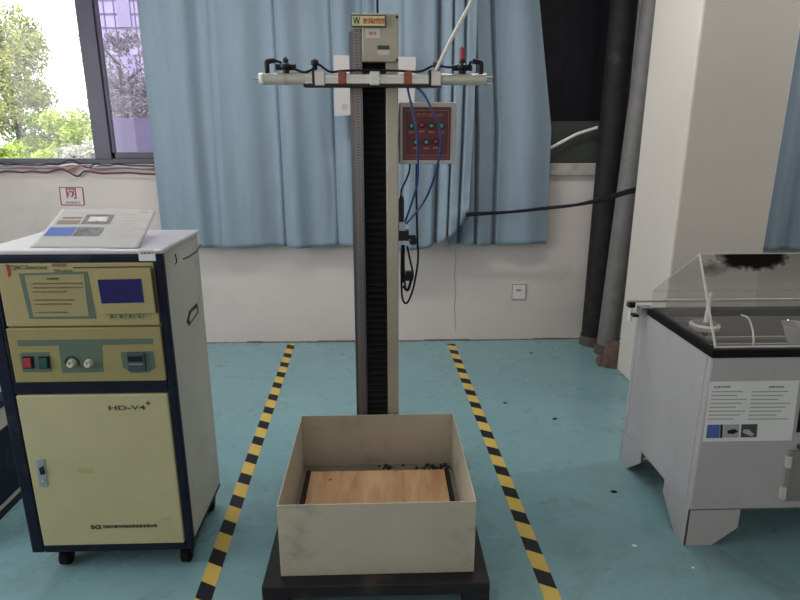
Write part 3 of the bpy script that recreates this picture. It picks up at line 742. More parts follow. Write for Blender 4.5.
# castors
for (xx, yy) in ((xl+.085, CYF+.05), (xr-.045, CYF+.05), (xl+.085, CYF+DEP-.05), (xr-.045, CYF+DEP-.05)):
    k = MB().box(xx-.025, xx+.025, yy-.03, yy+.03, zbm-.007, zbm+.002).prism([(xx-.02, yy-.02, zbm-.006), (xx-.02, yy+.025, zbm-.006), (xx-.02, yy+.012, .02), (xx-.02, yy-.005, .02)], (.004, 0, 0)) \
        .prism([(xx+.016, yy-.02, zbm-.006), (xx+.016, yy+.025, zbm-.006), (xx+.016, yy+.012, .02), (xx+.016, yy-.005, .02)], (.004, 0, 0)).build('castor', BLACKP, cab)
    MB().lathe((xx-.0135, yy, .031), [(.024, -.004), (.031, .0), (.031, .027), (.024, .031)], 24, 'X').build('wheel', BLACKR, k, smooth=True)

# printed sheet on top, curling up at the back
pf0, pf1 = atz(29, 247.5, zt+.001), atz(138.5, 248.5, zt+.001)
Yb = CYF+.30
pb0, pb1 = at(62, 209.5, Yb), at(156.5, 210.5, Yb)
b = MB(); nu, nv = 24, 14; V = []
def sheetpt(u, v, lift=0.0):
    f0 = pf0.lerp(pf1, u); k0 = pb0.lerp(pb1, u); p = f0.lerp(k0, v)
    p.z = f0.z + (k0.z-f0.z)*(v**1.15) + .004*math.sin(u*PI)*v + lift; return p
for j in range(nv+1): V.append([b.bm.verts.new(sheetpt(i/nu, j/nv)) for i in range(nu+1)])
for j in range(nv):
    for i in range(nu): b.bm.faces.new((V[j][i], V[j][i+1], V[j+1][i+1], V[j+1][i]))
sh = b.build('printed_sheet', mat('sheet_grey_white', (.37, .363, .35), .6)); sh.data.shade_smooth()
md = sh.modifiers.new('solid', 'SOLIDIFY'); md.thickness = .0012; md.offset = 1
tag(sh, 'white printed sheet with small pictures lying on the cabinet top', 'paper')
def sheetquad(u0, u1, v0, v1, name, m):
    b = MB(); n = 6; V = []
    for j in range(n+1): V.append([b.bm.verts.new(sheetpt(u0+(u1-u0)*i/n, v0+(v1-v0)*j/n, .0020 if name != 'pale_picture' else .0026)) for i in range(n+1)])
    for j in range(n):
        for i in range(n): b.bm.faces.new((V[j][i], V[j][i+1], V[j+1][i+1], V[j+1][i]))
    return b.build(name, m, sh)
sheetquad(.03, .30, .30, .52, 'blue_picture', BLUEP); sheetquad(.31, .57, .30, .52, 'grey_picture', GREYPR)
sheetquad(.06, .29, .60, .70, 'brown_picture', mat('brown_print', (.22, .15, .12), .6)); sheetquad(.08, .28, .74, .78, 'caption', TEXTB)
sheetquad(.31, .60, .60, .84, 'dark_picture', GREYPR); sheetquad(.36, .55, .66, .78, 'pale_picture', mat('pale_print', (.5, .5, .47), .6, var=.3, vscale=60))
for i in range(9):
    sheetquad(.62+.01*(i % 2), .93-.06*(i % 3), .28+i*.072, .292+i*.072, 'text_line', mat('faint_print', (.46, .45, .42), .7))
sheetquad(.84, .93, .91, .945, 'logo', mat('faint_print2', (.3, .3, .3), .7))

# ------------------------------------------------------------------ neighbouring console at the left edge
a = atz(0, 525), 
X2 = (atz(0, 525).x + atz(22, 495).x)/2; hz = atx(7, 403, X2).z
c2 = empty('equipment_cabinet', (X2-.3, 2.25, 0), 'low navy and cream cabinet behind the tall one, cut by the left edge', 'cabinet')
y0_, y1_ = 1.9, 2.75
MB().box(X2-.6, X2-.003, y0_, y1_, .0, .03).build('base', BLACKP, c2)
MB().box(X2-.6, X2-.004, y0_+.004, y1_-.004, .03, hz).build('body', mat('cab_cream_dull', (.40, .38, .31), .5, var=.05), c2, bevel=.004)
zA = atx(4, 428, X2).z; zB = atx(4, 503, X2).z
MB().box(X2-.01, X2, y0_+.01, y1_-.06, zB, zA).build('side_panel', NAVY, c2, bevel=.004)
MB().box(X2-.62, X2+.008, y0_-.01, y1_+.01, hz, hz+.03).build('top', NAVY, c2, bevel=.004)
c3 = empty('white_carton', (X2-.14, 2.2, hz+.03), 'white carton on top of the low cabinet at the left edge', 'box')
MB().box(X2-.22, X2-.045, 2.02, 2.5, hz+.03, hz+.15).build('body', mat('carton_white', (.7, .7, .74), .6), c3, bevel=.002)
MB().box(X2-.223, X2-.042, 2.017, 2.503, hz+.12, hz+.155).build('lid', mat('carton_white2', (.75, .75, .78), .6), c3, bevel=.002)

# ------------------------------------------------------------------ drop test machine
ztp = .10
pl0, pl1 = atz(262, 585, ztp), atz(491, 585, ztp)
yf = (pl0.y+pl1.y)/2
bx0, bx1 = atz(279, 574, ztp), atz(475, 574, ztp); yb = (bx0.y+bx1.y)/2
topz = at(377, 503.5, yb).z
bk0, bk1 = atz(302.3, 415, topz), atz(453.5, 414, topz); ybk = (bk0.y+bk1.y)/2
tp0, tp1 = at(278, 503.5, yb), at(476, 503.5, yb)
BXL, BXR = (bx0.x+tp0.x+bk0.x)/3, (bx1.x+tp1.x+bk1.x)/3
CYm = ybk + .05                     # column front
mach = empty('drop_tester', ((BXL+BXR)/2, (yf+CYm)/2, 0), 'drop test machine with a tall beige column on a dark steel platform', 'machine')
pyb = CYm+.28
PLL, PLR = pl0.x, pl1.x
pf = MB().box(PLL, PLR, yf, pyb, ztp-.045, ztp-.0).build('platform', BLKSTEEL, mach, bevel=.004)
for (x0, y0) in ((PLL, yf), (PLR-.085, yf), (PLL, pyb-.1), (PLR-.085, pyb-.1)):
    MB().box(x0, x0+.085, y0, y0+.1, 0, ztp-.045).build('foot', BLKSTEEL, mach, bevel=.003)
cL, cR = at(357, 380, CYm).x, at(398, 380, CYm).x
cLt, cRt = at(351, 60, CYm).x, at(399, 60, CYm).x
cL = (cL+cLt)/2; cR = (cR+cRt)/2
ctop = at(375, 14, CYm).z; xb0_, xb1_ = at(366, 300, CYm).x, at(387, 300, CYm).x
MB().box(cL-.02, cR+.06, CYm-.02, CYm+.22, ztp, ztp+.012).build('base_plate', BLKSTEEL, mach, bevel=.002)
# column channel
MB().box(xb1_, cR, CYm-.01, CYm+.12, ztp+.012, ctop-.02).box(cL+.018, xb0_, CYm+.01, CYm+.12, ztp+.012, ctop-.02).box(xb0_, xb1_, CYm+.05, CYm+.12, ztp+.012, ctop-.02).build('column', COLP, mach, bevel=.004)
rx = (cL+xb0_)/2
MB().box(cL, xb0_-.003, CYm-.018, CYm+.01, ztp+.012, at(357, 29, CYm).z).build('measuring_scale', RULER, mach, loc=(rx, CYm, ztp), bevel=.002)
MB().box(cL-.004, cL+.006, CYm-.022, CYm-.01, ztp+.012, at(357, 33, CYm).z).box(xb0_-.008, xb0_, CYm-.022, CYm-.01, ztp+.012, at(357, 33, CYm).z).build('guide_rail', mat('rail_steel', (.10, .11, .13), .35, metal=.6), mach)
# bellows: pleats
zt0 = ztp+.02; zt1 = at(375, 60, CYm).z; n = 64; pb = MB(); V = []
prof = []
for i in range(n*2+1): prof.append((CYm+.002 + (.02 if i % 2 else 0), zt0+(zt1-zt0)*i/(n*2)))
for (y, z) in prof: V.append([pb.bm.verts.new((x_, y, z)) for x_ in (xb0_, xb1_)])
for i in range(len(V)-1): pb.bm.faces.new((V[i][0], V[i][1], V[i+1][1], V[i+1][0]))
bo = pb.build('bellows', BELLOW, mach); sm = bo.modifiers.new('solid', 'SOLIDIFY'); sm.thickness = .003
# head box
h0, h1 = at(361.5, 13, CYm-.03), at(398.5, 62, CYm-.03)
hl = at(351.5, 14, CYm-.03).x
hd = MB().box(h0.x, h1.x, CYm-.03, CYm+.17, h1.z, h0.z).box(hl, h0.x, CYm+.012, CYm+.17, h1.z, h0.z).box(hl, h0.x, CYm-.03, CYm+.17, at(360, 29, CYm-.03).z, h0.z).build('head_housing', COLP, mach, bevel=.004)
for (px, py) in ((397, 17), (397, 60)):
    p = at(px, py, CYm-.03); MB().lathe((p.x, p.y, p.z), [(.005, 0), (.005, -.003), (.003, -.005)], 12, 'Y').build('screw', BLACKP, hd, smooth=True)
a, c = at(351, 14.5, CYm-.045), at(386, 27, CYm-.045)
sg = MB().box(a.x, c.x, CYm-.042, CYm-.03, c.z, a.z).build('name_plate', DKGREEN, hd, bevel=.001)
MB().box(a.x+.003, c.x-.004, CYm-.0435, CYm-.042, c.z+.004, a.z-.004).build('plate_face', SIGNY, sg)
mz = (a.z+c.z)/2
p = at(356.5, 20, CYm-.045); text('lettering', 'W', .03, DKGREEN, sg, Vector((p.x, CYm-.044, mz)), width=.026, height=.026, bold=.0006)
p = at(373.5, 20, CYm-.045); text('lettering', '东莞威测', .03, SIGNR, sg, Vector((p.x, CYm-.044, mz)), width=.078, height=.02, bold=.0012)
for (a_, c_, m, nm, tx, tc_) in (((365.5, 29), (380, 38), PAPER, 'white_label', '型号', REDP), ((377.5, 45.5), (389.5, 55), PAPER, 'inspection_label', None, None)):
    a, c = at(*a_, CYm-.03), at(*c_, CYm-.03); l_ = MB().box(a.x, c.x, CYm-.0312, CYm-.03, c.z, a.z).build(nm, mat('label_dull', (.58, .54, .52), .6), hd)
    if tx: text('lettering', tx, .02, tc_, l_, Vector(((a.x+c.x)/2, CYm-.0316, (a.z+c.z)/2)), width=.026)
    else: MB().box(a.x, c.x, CYm-.032, CYm-.0312, a.z-.014, a.z).build('green_header', DKGREEN, l_)
# crosshead with two pneumatic cylinders
AY = CYm-.11
def ap(px, py): return at(px, py, AY)
arm = mach
za = ap(375, 78).z
x0, x1 = ap(306, 84).x, ap(430, 84).x
MB().box(ap(304, 84).x, ap(441, 84).x, AY-.02, AY+.03, ap(375, 87.5).z, ap(375, 84.6).z).build('crossbeam', BLKSTEEL, mach, bevel=.002)
MB().box(x0, x1, AY-.018, AY+.018, ap(375, 84.6).z, ap(375, 74.6).z).build('slide_bar', ALU, mach, bevel=.003)
MB().box(x0+.03, x1-.01, AY-.0205, AY-.018, ap(375, 78.2).z, ap(375, 76).z).build('bar_highlight', mat('bar_white', (.62, .62, .60), .4), mach)
MB().box(ap(370, 80).x, ap(380, 80).x, AY-.03, AY+.02, ap(375, 86).z, ap(375, 72).z).build('centre_clamp', ALU, mach, bevel=.003)
MB().box(ap(366, 80).x, ap(386, 80).x, AY+.02, CYm+.0, ap(375, 86).z, ap(375, 70).z).build('carriage', BLKSTEEL, mach, bevel=.002)
for px in (371.5, 379): 
    p = ap(px, 79); MB().lathe((p.x, AY-.03, p.z), [(.004, 0), (.004, -.004)], 10, 'Y').build('bolt', STEEL, mach)
for px in (342.5, 407.5):
    p = ap(px, 79); MB().box(p.x-.014, p.x+.014, AY-.026, AY+.02, ap(375, 85).z, ap(375, 72.3).z).build('grip_block', ORANGE, mach, bevel=.003)
def cylinder(pxa, pxb, side):
    a, c = ap(pxa, 77.0), ap(pxb, 77.6); zc = za-.004; r_ = .0195
    cy = MB().tube([(a.x, AY, zc), (c.x, AY, zc)], r_, 28).build('air_cylinder', mat('cyl_ivory', (.47, .45, .39), .4, metal=.2), mach, smooth=True)
    s_ = side
    e1 = a.x if s_ < 0 else c.x
    inn = c.x if s_ < 0 else a.x
    MB().box(min(inn, inn+s_*-.04), max(inn, inn+s_*-.04), AY-.024, AY+.024, zc-.024, zc+.026).build('end_block', ALU, cy, bevel=.004)
    MB().box(min(inn, inn-s_*.04)-.004, min(inn, inn-s_*.04)+.004, AY-.027, AY+.027, zc-.027, zc+.029).build('flange', BLKSTEEL, cy, bevel=.001)
    MB().tube([(e1, AY, zc), (e1+s_*.006, AY, zc)], .0215, 24).build('end_cap', ALU if s_ > 0 else IVORY, cy, smooth=True)
    # elbow fitting at the outer end
    ex = e1 - s_*.012
    el = MB().tube(smoothpath([(ex, AY, zc+.014), (ex, AY, zc+.048), (ex-s_*.004, AY, zc+.056), (ex-s_*.030, AY, zc+.060)], 5), .009, 12).build('elbow_fitting', BLACKP, cy, smooth=True)
    return cy, zc, ex
cyl, zc, exl = cylinder(264, 314, -1)
MB().tube([(ap(259, 78).x, AY, zc+.002), (ap(264.5, 78).x, AY, zc+.002)], .0175, 20).build('white_cap', mat('white_cap', (.9, .9, .9), .3), cyl, smooth=True)
MB().tube([(ap(252, 78).x, AY, zc+.002), (ap(260, 78).x, AY, zc+.002)], .004, 10).build('rod', STEEL, cyl, smooth=True)
MB().tube([(ap(284, 77).x, AY, zc), (ap(288, 77).x, AY, zc)], .0205, 24).build('band', mat('cyl_band', (.42, .36, .3), .5), cyl, smooth=True)
cyr, zc2, exr = cylinder(441, 484, 1)
MB().tube([(ap(484, 78).x, AY, zc+.006), (ap(493, 78).x, AY, zc+.006)], .005, 10).tube([(ap(484, 82).x, AY, zc-.016), (ap(493, 82).x, AY, zc-.016)], .004, 10).build('rod', STEEL, cyr, smooth=True)
def fitting(px, py, parent, tall=False):
    p = ap(px, py)
    f = MB().lathe((p.x, AY, zc+.024), [(.012, -.008), (.012, .006), (.021, .012), (.021, .022), (.010, .030), (.010, .040), (.004, .047)], 16).build('flow_valve', BLACKP, parent, smooth=True)
    MB().tube([(p.x-.035, AY, zc+.038), (p.x+.035, AY, zc+.038)], .010, 12).build('side_port', BLACKP, f, smooth=True)
    return f
fitting(286, 70, cyl); ff = fitting(462, 70, cyr)
p = ap(462, 60); MB().lathe((p.x, AY, zc+.06), [(.008, 0), (.009, .012), (.009, .042), (.006, .046)], 14).build('red_knob', RED, ff, smooth=True)
p = ap(315, 70); MB().lathe((p.x, AY, zc+.03), [(.009, 0), (.009, .014), (.014, .016), (.014, .03), (.006, .036)], 14).build('hose_nipple', BLACKP, cyl, smooth=True)
MB().lathe((ap(436, 70).x, AY, zc+.03), [(.008, 0), (.008, .014), (.011, .016), (.011, .026), (.006, .03)], 14).build('hose_nipple', BLACKP, cyr, smooth=True)
# black air hoses along the crosshead
zz = zc
for pts in ([(exl+.03, 0, zz+.060), (ap(280, 0).x, 0, zz+.050)], [(ap(291, 70).x, 0, zz+.040), (ap(303, 70).x, -.004, zz+.022), (ap(312, 70).x, -.006, zz+.03), (ap(318, 70).x, -.004, zz+.048), (ap(330, 70).x, 0, zz+.024), (ap(345, 70).x, .004, zz+.028), (ap(375, 70).x, .004, zz+.03), (ap(400, 70).x, .002, zz+.028), (ap(420, 70).x, 0, zz+.026), (ap(434, 70).x, 0, zz+.045), (ap(447, 70).x, -.004, zz+.040), (ap(456, 70).x, 0, zz+.040)],
            [(ap(468, 70).x, 0, zz+.040), (exr-.035, 0, zz+.060)]):
    MB().tube(smoothpath([(q[0], AY+q[1], q[2]) for q in pts], 6), .0042, 8).build('air_hose', CABLEB, mach, smooth=True)
# the blue tubes feed down from the crosshead to the valves beside the column
def tb(name, pts, r_, m, lab=None):
    o = MB().tube(smoothpath([at(*q) for q in pts], 8), r_, 10).build(name, m, mach, smooth=True)
    if lab: o['label'] = lab
    return o
VY = CYm+.02
tb('air_tube', [(407, 84, AY), (409, 95, AY-.02), (413, 112, AY-.03), (417, 135, AY-.03), (418, 165, AY), (417, 185, AY+.04), (411, 205, VY-.03), (405, 222, VY)], .0042, TUBEB, 'blue air tube')
tb('air_tube', [(415, 86, AY), (424, 95, AY-.02), (432, 110, AY-.03), (439, 125, AY-.03), (441, 140, AY-.02), (439, 158, AY), (434, 178, AY+.04), (425, 200, VY-.03), (413, 216, VY-.01), (406, 224, VY)], .0042, TUBEB, 'blue air tube')
tb('power_cable', [(410, 164, VY), (409, 172, VY), (406, 180, VY), (401.5, 190, VY), (401, 200, VY), (402, 215, VY)], .0035, CABLEB)
tb('power_cable', [(416.5, 164, VY), (416.5, 200, VY-.01), (417.5, 240, VY-.01), (418, 260, VY-.01), (414, 285, VY-.01), (409, 300, VY-.01), (405, 303, VY-.01), (402, 295, VY), (401.5, 270, VY), (402, 245, VY)], .0042, CABLEB)
tb('power_cable', [(404, 245, VY-.01), (404, 270, VY-.01), (406, 290, VY-.01), (410, 284, VY-.01), (413, 275, VY-.01), (410, 260, VY-.01), (407, 245, VY-.01)], .004, CABLEB)
tb('power_cable', [(402, 250, VY-.012), (403, 280, VY-.015), (406, 278, VY-.02), (411, 277, VY-.015), (408, 290, VY-.015), (403, 286, VY-.01)], .0055, CABLEB)
# valve block
def vb(px0, py0, px1, py1, Y0, d, name, m, parent, bv=.002):
    a, c = at(px0, py0, Y0), at(px1, py1, Y0); return MB().box(a.x, c.x, Y0, Y0+d, c.z, a.z).build(name, m, parent, bevel=bv)
vr = vb(399, 199, 404, 222, VY-.02, .035, 'solenoid', BLACKP, mach)
MB().lathe(((at(399, 200, VY).x+at(404, 200, VY).x)/2, VY-.002, at(401, 199, VY).z), [(.009, 0), (.006, .012)], 14).build('gland', BLACKP, vr, smooth=True)
vv = vb(398.5, 222, 405.5, 232, VY-.02, .035, 'valve_body', mat('valve_silver', (.35, .37, .45), .35, metal=.5), mach)
vb(397.5, 231, 409, 241, VY-.025, .045, 'valve_block', BLACKP, vv)
vb(409, 236, 416, 244, VY-.02, .03, 'valve_port', BLACKP, vv)
vb(406, 239, 410, 246, VY-.022, .03, 'valve_plug', STEEL, vv)
p = at(413, 240, VY); MB().lathe((p.x, VY-.02, p.z), [(.016, 0), (.016, -.006), (.010, -.012)], 16, 'Y').build('gauge', BLACKP, vv, smooth=True)
vb(405.5, 272, 413, 281, VY-.02, .03, 'plug', BLACKP, mach)
MB().box(cR, at(404, 0, VY).x, VY-.01, VY+.03, at(0, 238, VY).z, at(0, 226, VY).z).build('valve_bracket', COLP, mach)
# control box on an arm
KY = CYm+.015
a, c = at(399.5, 102, KY), at(455.5, 164, KY)
cbx = MB().box(a.x, c.x, KY, KY+.10, c.z, a.z).build('control_box', mat('control_box_grey', (.42, .39, .37), .5), mach, bevel=.005)
q0, q1 = at(402.8, 107, KY), at(449.8, 160, KY)
dp = MB().box(q0.x, q1.x, KY-.004, KY, q1.z, q0.z).build('control_panel', MAROON, cbx, bevel=.001)
MB().box(cR-.002, a.x+.01, KY+.03, KY+.07, c.z+.06, c.z+.12).build('control_arm', COLP, mach)
mid = (q0.x+q1.x)/2
g = MB()
for (zz_) in (q0.z-.012, q1.z+.018, q1.z+.008): g.box(q0.x+.008, q1.x-.008, KY-.0052, KY-.004, zz_-.0012, zz_+.0012)
for xx in (q0.x+.008, q1.x-.008): g.box(xx-.001, xx+.001, KY-.0052, KY-.004, q1.z+.008, q0.z-.012)
g.build('line_border', MAROON2, dp)
p = at(430, 115, KY-.005); text('lettering', '跌落试验机', .02, MAROON2, dp, Vector((p.x, KY-.005, p.z)), width=.10, height=.014, bold=.0003)
btn = [((411.5, 125.8), GLENS, 'green'), ((421.8, 125), RED, 'red'), ((431.3, 125.8), GLENS, 'green'), ((441.3, 125.8), GLENS, 'green'),
       ((416, 142), GLENS, 'green'), ((426.4, 142), GLENS, 'green'), ((435.5, 141.5), RED, 'red')]
for (pp, m, nm) in btn:
    p = at(*pp, KY-.004)
    bb = MB().lathe((p.x, KY-.004, p.z), [(.011, 0), (.011, -.004), (.009, -.006)], 18, 'Y').build('push_button', BLACKP, dp, smooth=True)
    lz = MB().lathe((p.x, KY-.010, p.z), [(.0075, 0), (.0075, -.006), (.005, -.009)], 18, 'Y').build('button_cap', m, bb, smooth=True)
    bb['label'] = nm + ' push button'
    MB().box(p.x-.010, p.x+.010, KY-.005, KY-.004, p.z-.026, p.z-.020).build('caption', MAROON2, dp)
# white air line sloping up out of view
q = [at(435.5, 71, AY-.01), at(440, 62, AY-.01), at(455, 32, AY), at(472, 0, AY+.02), at(500, -60, AY+.05)]
o = MB().tube(smoothpath(q, 8), .0065, 10).build('white_air_line', CABLEW, mach, smooth=True); o['label'] = 'white air line'
q = [at(377.5, 13, CYm+.1), at(377.2, -20, CYm+.1), at(377, -60, CYm+.12)]
MB().tube(q, .004, 8).build('head_cable', CABLEB, mach, smooth=True)

# catch box on the platform
bz0 = ztp; th = .004
cb = empty('catch_box', ((BXL+BXR)/2, (yb+ybk)/2, bz0), 'open beige sheet metal box standing on the machine platform', 'box')
for (nm, x0, x1, y0, y1) in (('front_panel', BXL, BXR, yb, yb+th), ('back_panel', BXL, BXR, ybk-th, ybk), ('side_panel', BXL, BXL+th, yb+th, ybk-th), ('side_panel', BXR-th, BXR, yb+th, ybk-th)):
    MB().box(x0, x1, y0, y1, bz0, topz).build(nm, BOXP, cb, bevel=.001)
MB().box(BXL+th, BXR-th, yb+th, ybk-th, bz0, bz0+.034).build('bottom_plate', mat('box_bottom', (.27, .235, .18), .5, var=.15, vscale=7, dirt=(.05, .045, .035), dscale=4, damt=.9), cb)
w0, w1 = atz(311, 471.5, bz0+.052), atz(444.5, 471.5, bz0+.052)
wb = MB().box(w0.x, w1.x, yb+.06, w0.y, bz0+.034, bz0+.052).build('plywood_board', WOOD, bevel=.002); tag(wb, 'worn plywood board lying inside the open beige box', 'board')
for (s_, xx, lb) in ((-1, w0.x-.012, 'black bar along the left edge of the plywood board'), (1, w1.x+.012, 'black bar along the right edge of the plywood board')):
    o = MB().box(xx-.008, xx+.008, yb+.05, w0.y+.015, bz0+.034, bz0+.048).build('edge_bar', BLKSTEEL, bevel=.001); tag(o, lb, 'bar', 'bars beside the plywood')
rnd = random.Random(5)
b = MB()
for i in range(60):
    t_ = rnd.random()
    if i < 18: p = atz(386+rnd.gauss(0, 4), 467.5+rnd.gauss(0, .8), bz0+.034)
    else: p = atz(436+rnd.gauss(0, 9), 463+rnd.gauss(0, 2.5), bz0+.034)
    if p.y > ybk-.012 or p.y < w0.y+.02: p.y = rnd.uniform(w0.y+.02, ybk-.014)
    s_ = rnd.uniform(.003, .008); a = rnd.random()*PI
    b.prism([(p.x+math.cos(a+k*PI/2)*s_, p.y+math.sin(a+k*PI/2)*s_, bz0+.034) for k in range(4)], (0, 0, s_*.7))
tag(b.build('debris', mat('debris_black', (.02, .018, .016), .8)), 'black debris crumbs at the back of the open box', 'debris', kind='stuff')

# ------------------------------------------------------------------ spray test tank (right)
TYF = 1.88
tf = at(712, 358, TYF); TX = (tf.x + at(690, 505, TYF).x)/2; TZ = tf.z
TXR = TX + 1.15; TYR = atx(648, 306, TX).y; TYB = atx(619, 468, TX).y
bzt = at(760, 509, TYF).z
tk = empty('test_tank', ((TX+TXR)/2, (TYF+TYB)/2, 0), 'warm grey spray test tank with clear sloped lid, at the right', 'test tank')
rb_ = .022
# shell: four walls and floor (open basin)
t_ = .03; bd = .16
prof_ = MB()
prof_.box(TX, TXR, TYF, TYF+t_, bzt, TZ).box(TX, TXR, TYB-t_, TYB, bzt, TZ).box(TX+t_, TXR-t_, TYR-t_, TYB-t_, TZ-bd, TZ).box(TX, TX+t_, TYF+t_, TYB-t_, bzt, TZ).box(TXR-t_, TXR, TYF+t_, TYB-t_, bzt, TZ).box(TX+t_, TXR-t_, TYF+t_, TYB-t_, bzt, bzt+.02)
prof_.build('body', TANK, tk, bevel=.006)
MB().box(TX+t_, TXR-t_, TYF+t_, TYR-t_, TZ-bd, TZ-bd+.01).build('basin_floor', TANKIN, tk)
g = MB()
g.box(TX+t_, TX+t_+.006, TYF+t_, TYR-t_, TZ-bd, TZ).box(TXR-t_-.006, TXR-t_, TYF+t_, TYR-t_, TZ-bd, TZ).box(TX+t_, TXR-t_, TYF+t_, TYF+t_+.006, TZ-bd, TZ).box(TX+t_, TXR-t_, TYR-t_-.006, TYR-t_, TZ-bd, TZ)
g.build('basin_liner', TANKIN, tk)
rz0, rz1 = TZ, at(712, 350, TYF).z
g = MB()
e = .004
g.box(TX-e, TXR+e, TYF-e, TYF+.045, rz0, rz1).box(TX-e, TXR+e, TYR-.045, TYR+e, rz0, rz1).box(TX-e, TX+.045, TYF+.045, TYR-.045, rz0, rz1).box(TXR-.045, TXR+e, TYF+.045, TYR-.045, rz0, rz1)
g.build('rubber_rim', BLACKR, tk, bevel=.003)
# legs: folded plate with cut corners
lw = at(739, 520, TYF).x - TX; ch = .055; lth = .006
lz = bzt+.002
def leg(cx, cy, sx_, sy_):
    g = MB()
    px_ = [(cx, cy, lz), (cx+sx_*lw, cy, lz), (cx+sx_*lw, cy, .075), (cx+sx_*(lw-.09), cy, 0), (cx+sx_*.0, cy, 0)]
    g.prism(px_, (0, sy_*lth, 0))
    ld = .20
    g.prism([(cx, cy, lz), (cx, cy+sy_*ld, lz), (cx, cy+sy_*(ld-.0), .10), (cx, cy+sy_*(ld-.12), 0), (cx, cy, 0)], (sx_*lth, 0, 0))
    g.build('leg', TANK, tk, bevel=.001)
leg(TX, TYF, 1, 1); leg(TX, TYB, 1, -1); leg(TXR, TYF, -1, 1); leg(TXR, TYB, -1, -1)
# seam
MB().box(TX-.0006, TXR, TYF-.0008, TYF+.001, bzt+.0, bzt+.003).build('seam', mat('seam_dark', (.12, .11, .10), .7), tk)
# clear lid
ACR = glassy('acrylic', (.97, .97, .96), gloss=.3, haze=.05, hazecol=(.62, .60, .57))
def stainmat():
    m = ACR.copy(); m.name = 'acrylic_sooted'; N = m.node_tree.nodes; L = m.node_tree.links
    out = N['Material Output']; last = out.inputs[0].links[0].from_socket
    tc = N.new('ShaderNodeTexCoord'); mp = N.new('ShaderNodeMapping'); L.new(tc.outputs['Object'], mp.inputs[0])
    mp.inputs['Scale'].default_value = (1/.125, 0, 1/.04)
    ln = N.new('ShaderNodeVectorMath'); ln.operation = 'LENGTH'; L.new(mp.outputs[0], ln.inputs[0])
    n = N.new('ShaderNodeTexNoise'); n.inputs['Scale'].default_value = 22; n.inputs['Detail'].default_value = 8; n.inputs['Roughness'].default_value = .7; L.new(tc.outputs['Object'], n.inputs[0])
    a = N.new('ShaderNodeMath'); a.operation = 'MULTIPLY_ADD'; a.inputs[1].default_value = 1.3; L.new(n.outputs[0], a.inputs[0]); L.new(ln.outputs['Value'], a.inputs[2])
    r = N.new('ShaderNodeValToRGB'); r.color_ramp.elements[0].position = .0; r.color_ramp.elements[0].color = (1, 1, 1, 1); r.color_ramp.elements[1].position = 1.0; r.color_ramp.elements[1].color = (0, 0, 0, 1)
    s_ = N.new('ShaderNodeMath'); s_.operation = 'MULTIPLY_ADD'; s_.inputs[1].default_value = 3.2; s_.inputs[2].default_value = -4.6; L.new(a.outputs[0], s_.inputs[0]); L.new(s_.outputs[0], r.inputs[0])
    d = N.new('ShaderNodeBsdfDiffuse'); d.inputs[0].default_value = (.012, .010, .009, 1)
    # fainter smoke trail to the left
    mp2 = N.new('ShaderNodeMapping'); L.new(tc.outputs['Object'], mp2.inputs[0]); mp2.inputs['Location'].default_value = (1.15, 0, 1.0); mp2.inputs['Scale'].default_value = (1/.15, 0, 1/.035)
    ln2 = N.new('ShaderNodeVectorMath'); ln2.operation = 'LENGTH'; L.new(mp2.outputs[0], ln2.inputs[0])
    a2 = N.new('ShaderNodeMath'); a2.operation = 'MULTIPLY_ADD'; a2.inputs[1].default_value = -2.2; a2.inputs[2].default_value = 1.9; L.new(n.outputs[0], a2.inputs[0])
    s2 = N.new('ShaderNodeMath'); s2.operation = 'SUBTRACT'; L.new(a2.outputs[0], s2.inputs[0]); L.new(ln2.outputs['Value'], s2.inputs[1])
    s3 = N.new('ShaderNodeMath'); s3.operation = 'MULTIPLY'; s3.use_clamp = True; s3.inputs[1].default_value = .55; L.new(s2.outputs[0], s3.inputs[0])
    mxm = N.new('ShaderNodeMath'); mxm.operation = 'MAXIMUM'; L.new(r.outputs[0], mxm.inputs[0]); L.new(s3.outputs[0], mxm.inputs[1])
    mx = N.new('ShaderNodeMixShader'); L.new(mxm.outputs[0], mx.inputs[0]); L.new(last, mx.inputs[1]); L.new(d.outputs[0], mx.inputs[2]); L.new(mx.outputs[0], out.inputs[0])
    return m
lx0 = TX+.012; lx1 = TXR-.012; ly0 = TYF+.012
pk = atx(699, 254, lx0); bkp = atx(649.5, 288, lx0)
pkY, pkZ = pk.y, pk.z; lbY, lbZ = min(TYR-.006, bkp.y), bkp.z
at_ = .005
lid = MB().prism([(lx0, ly0, rz1), (lx0, pkY, pkZ), (lx0, lbY, lbZ), (lx0, lbY, rz1)], (at_, 0, 0)).build('clear_lid', ACR, tk)
MB().prism([(lx1-at_, ly0, rz1), (lx1-at_, pkY, pkZ), (lx1-at_, lbY, lbZ), (lx1-at_, lbY, rz1)], (at_, 0, 0)).build('side_sheet', ACR, lid)
MB().prism([(lx0+at_, ly0, rz1), (lx0+at_, pkY, pkZ), (lx0+at_, pkY, pkZ-.008), (lx0+at_, ly0+.006, rz1)], (lx1-lx0-2*at_, 0, 0)).build('front_sheet', stainmat(), lid)
fs = COL.objects[-1]
sc_ = at(754, 260, pkY-.02)
fs.location = (sc_.x, sc_.y, sc_.z+.008)
for v in fs.data.vertices: v.co -= Vector(fs.location)
MB().prism([(lx0+at_, pkY, pkZ), (lx0+at_, lbY, lbZ), (lx0+at_, lbY, lbZ-.006), (lx0+at_, pkY, pkZ-.006)], (lx1-lx0-2*at_, 0, 0)).build('back_sheet', ACR, lid)
MB().box(lx0+at_, lx1-at_, lbY-at_, lbY, rz1, lbZ).build('rear_sheet', ACR, lid)
EDG = glassy('acrylic_edge', (.8, .8, .8), gloss=.5, haze=.55, hazecol=(.75, .73, .70))
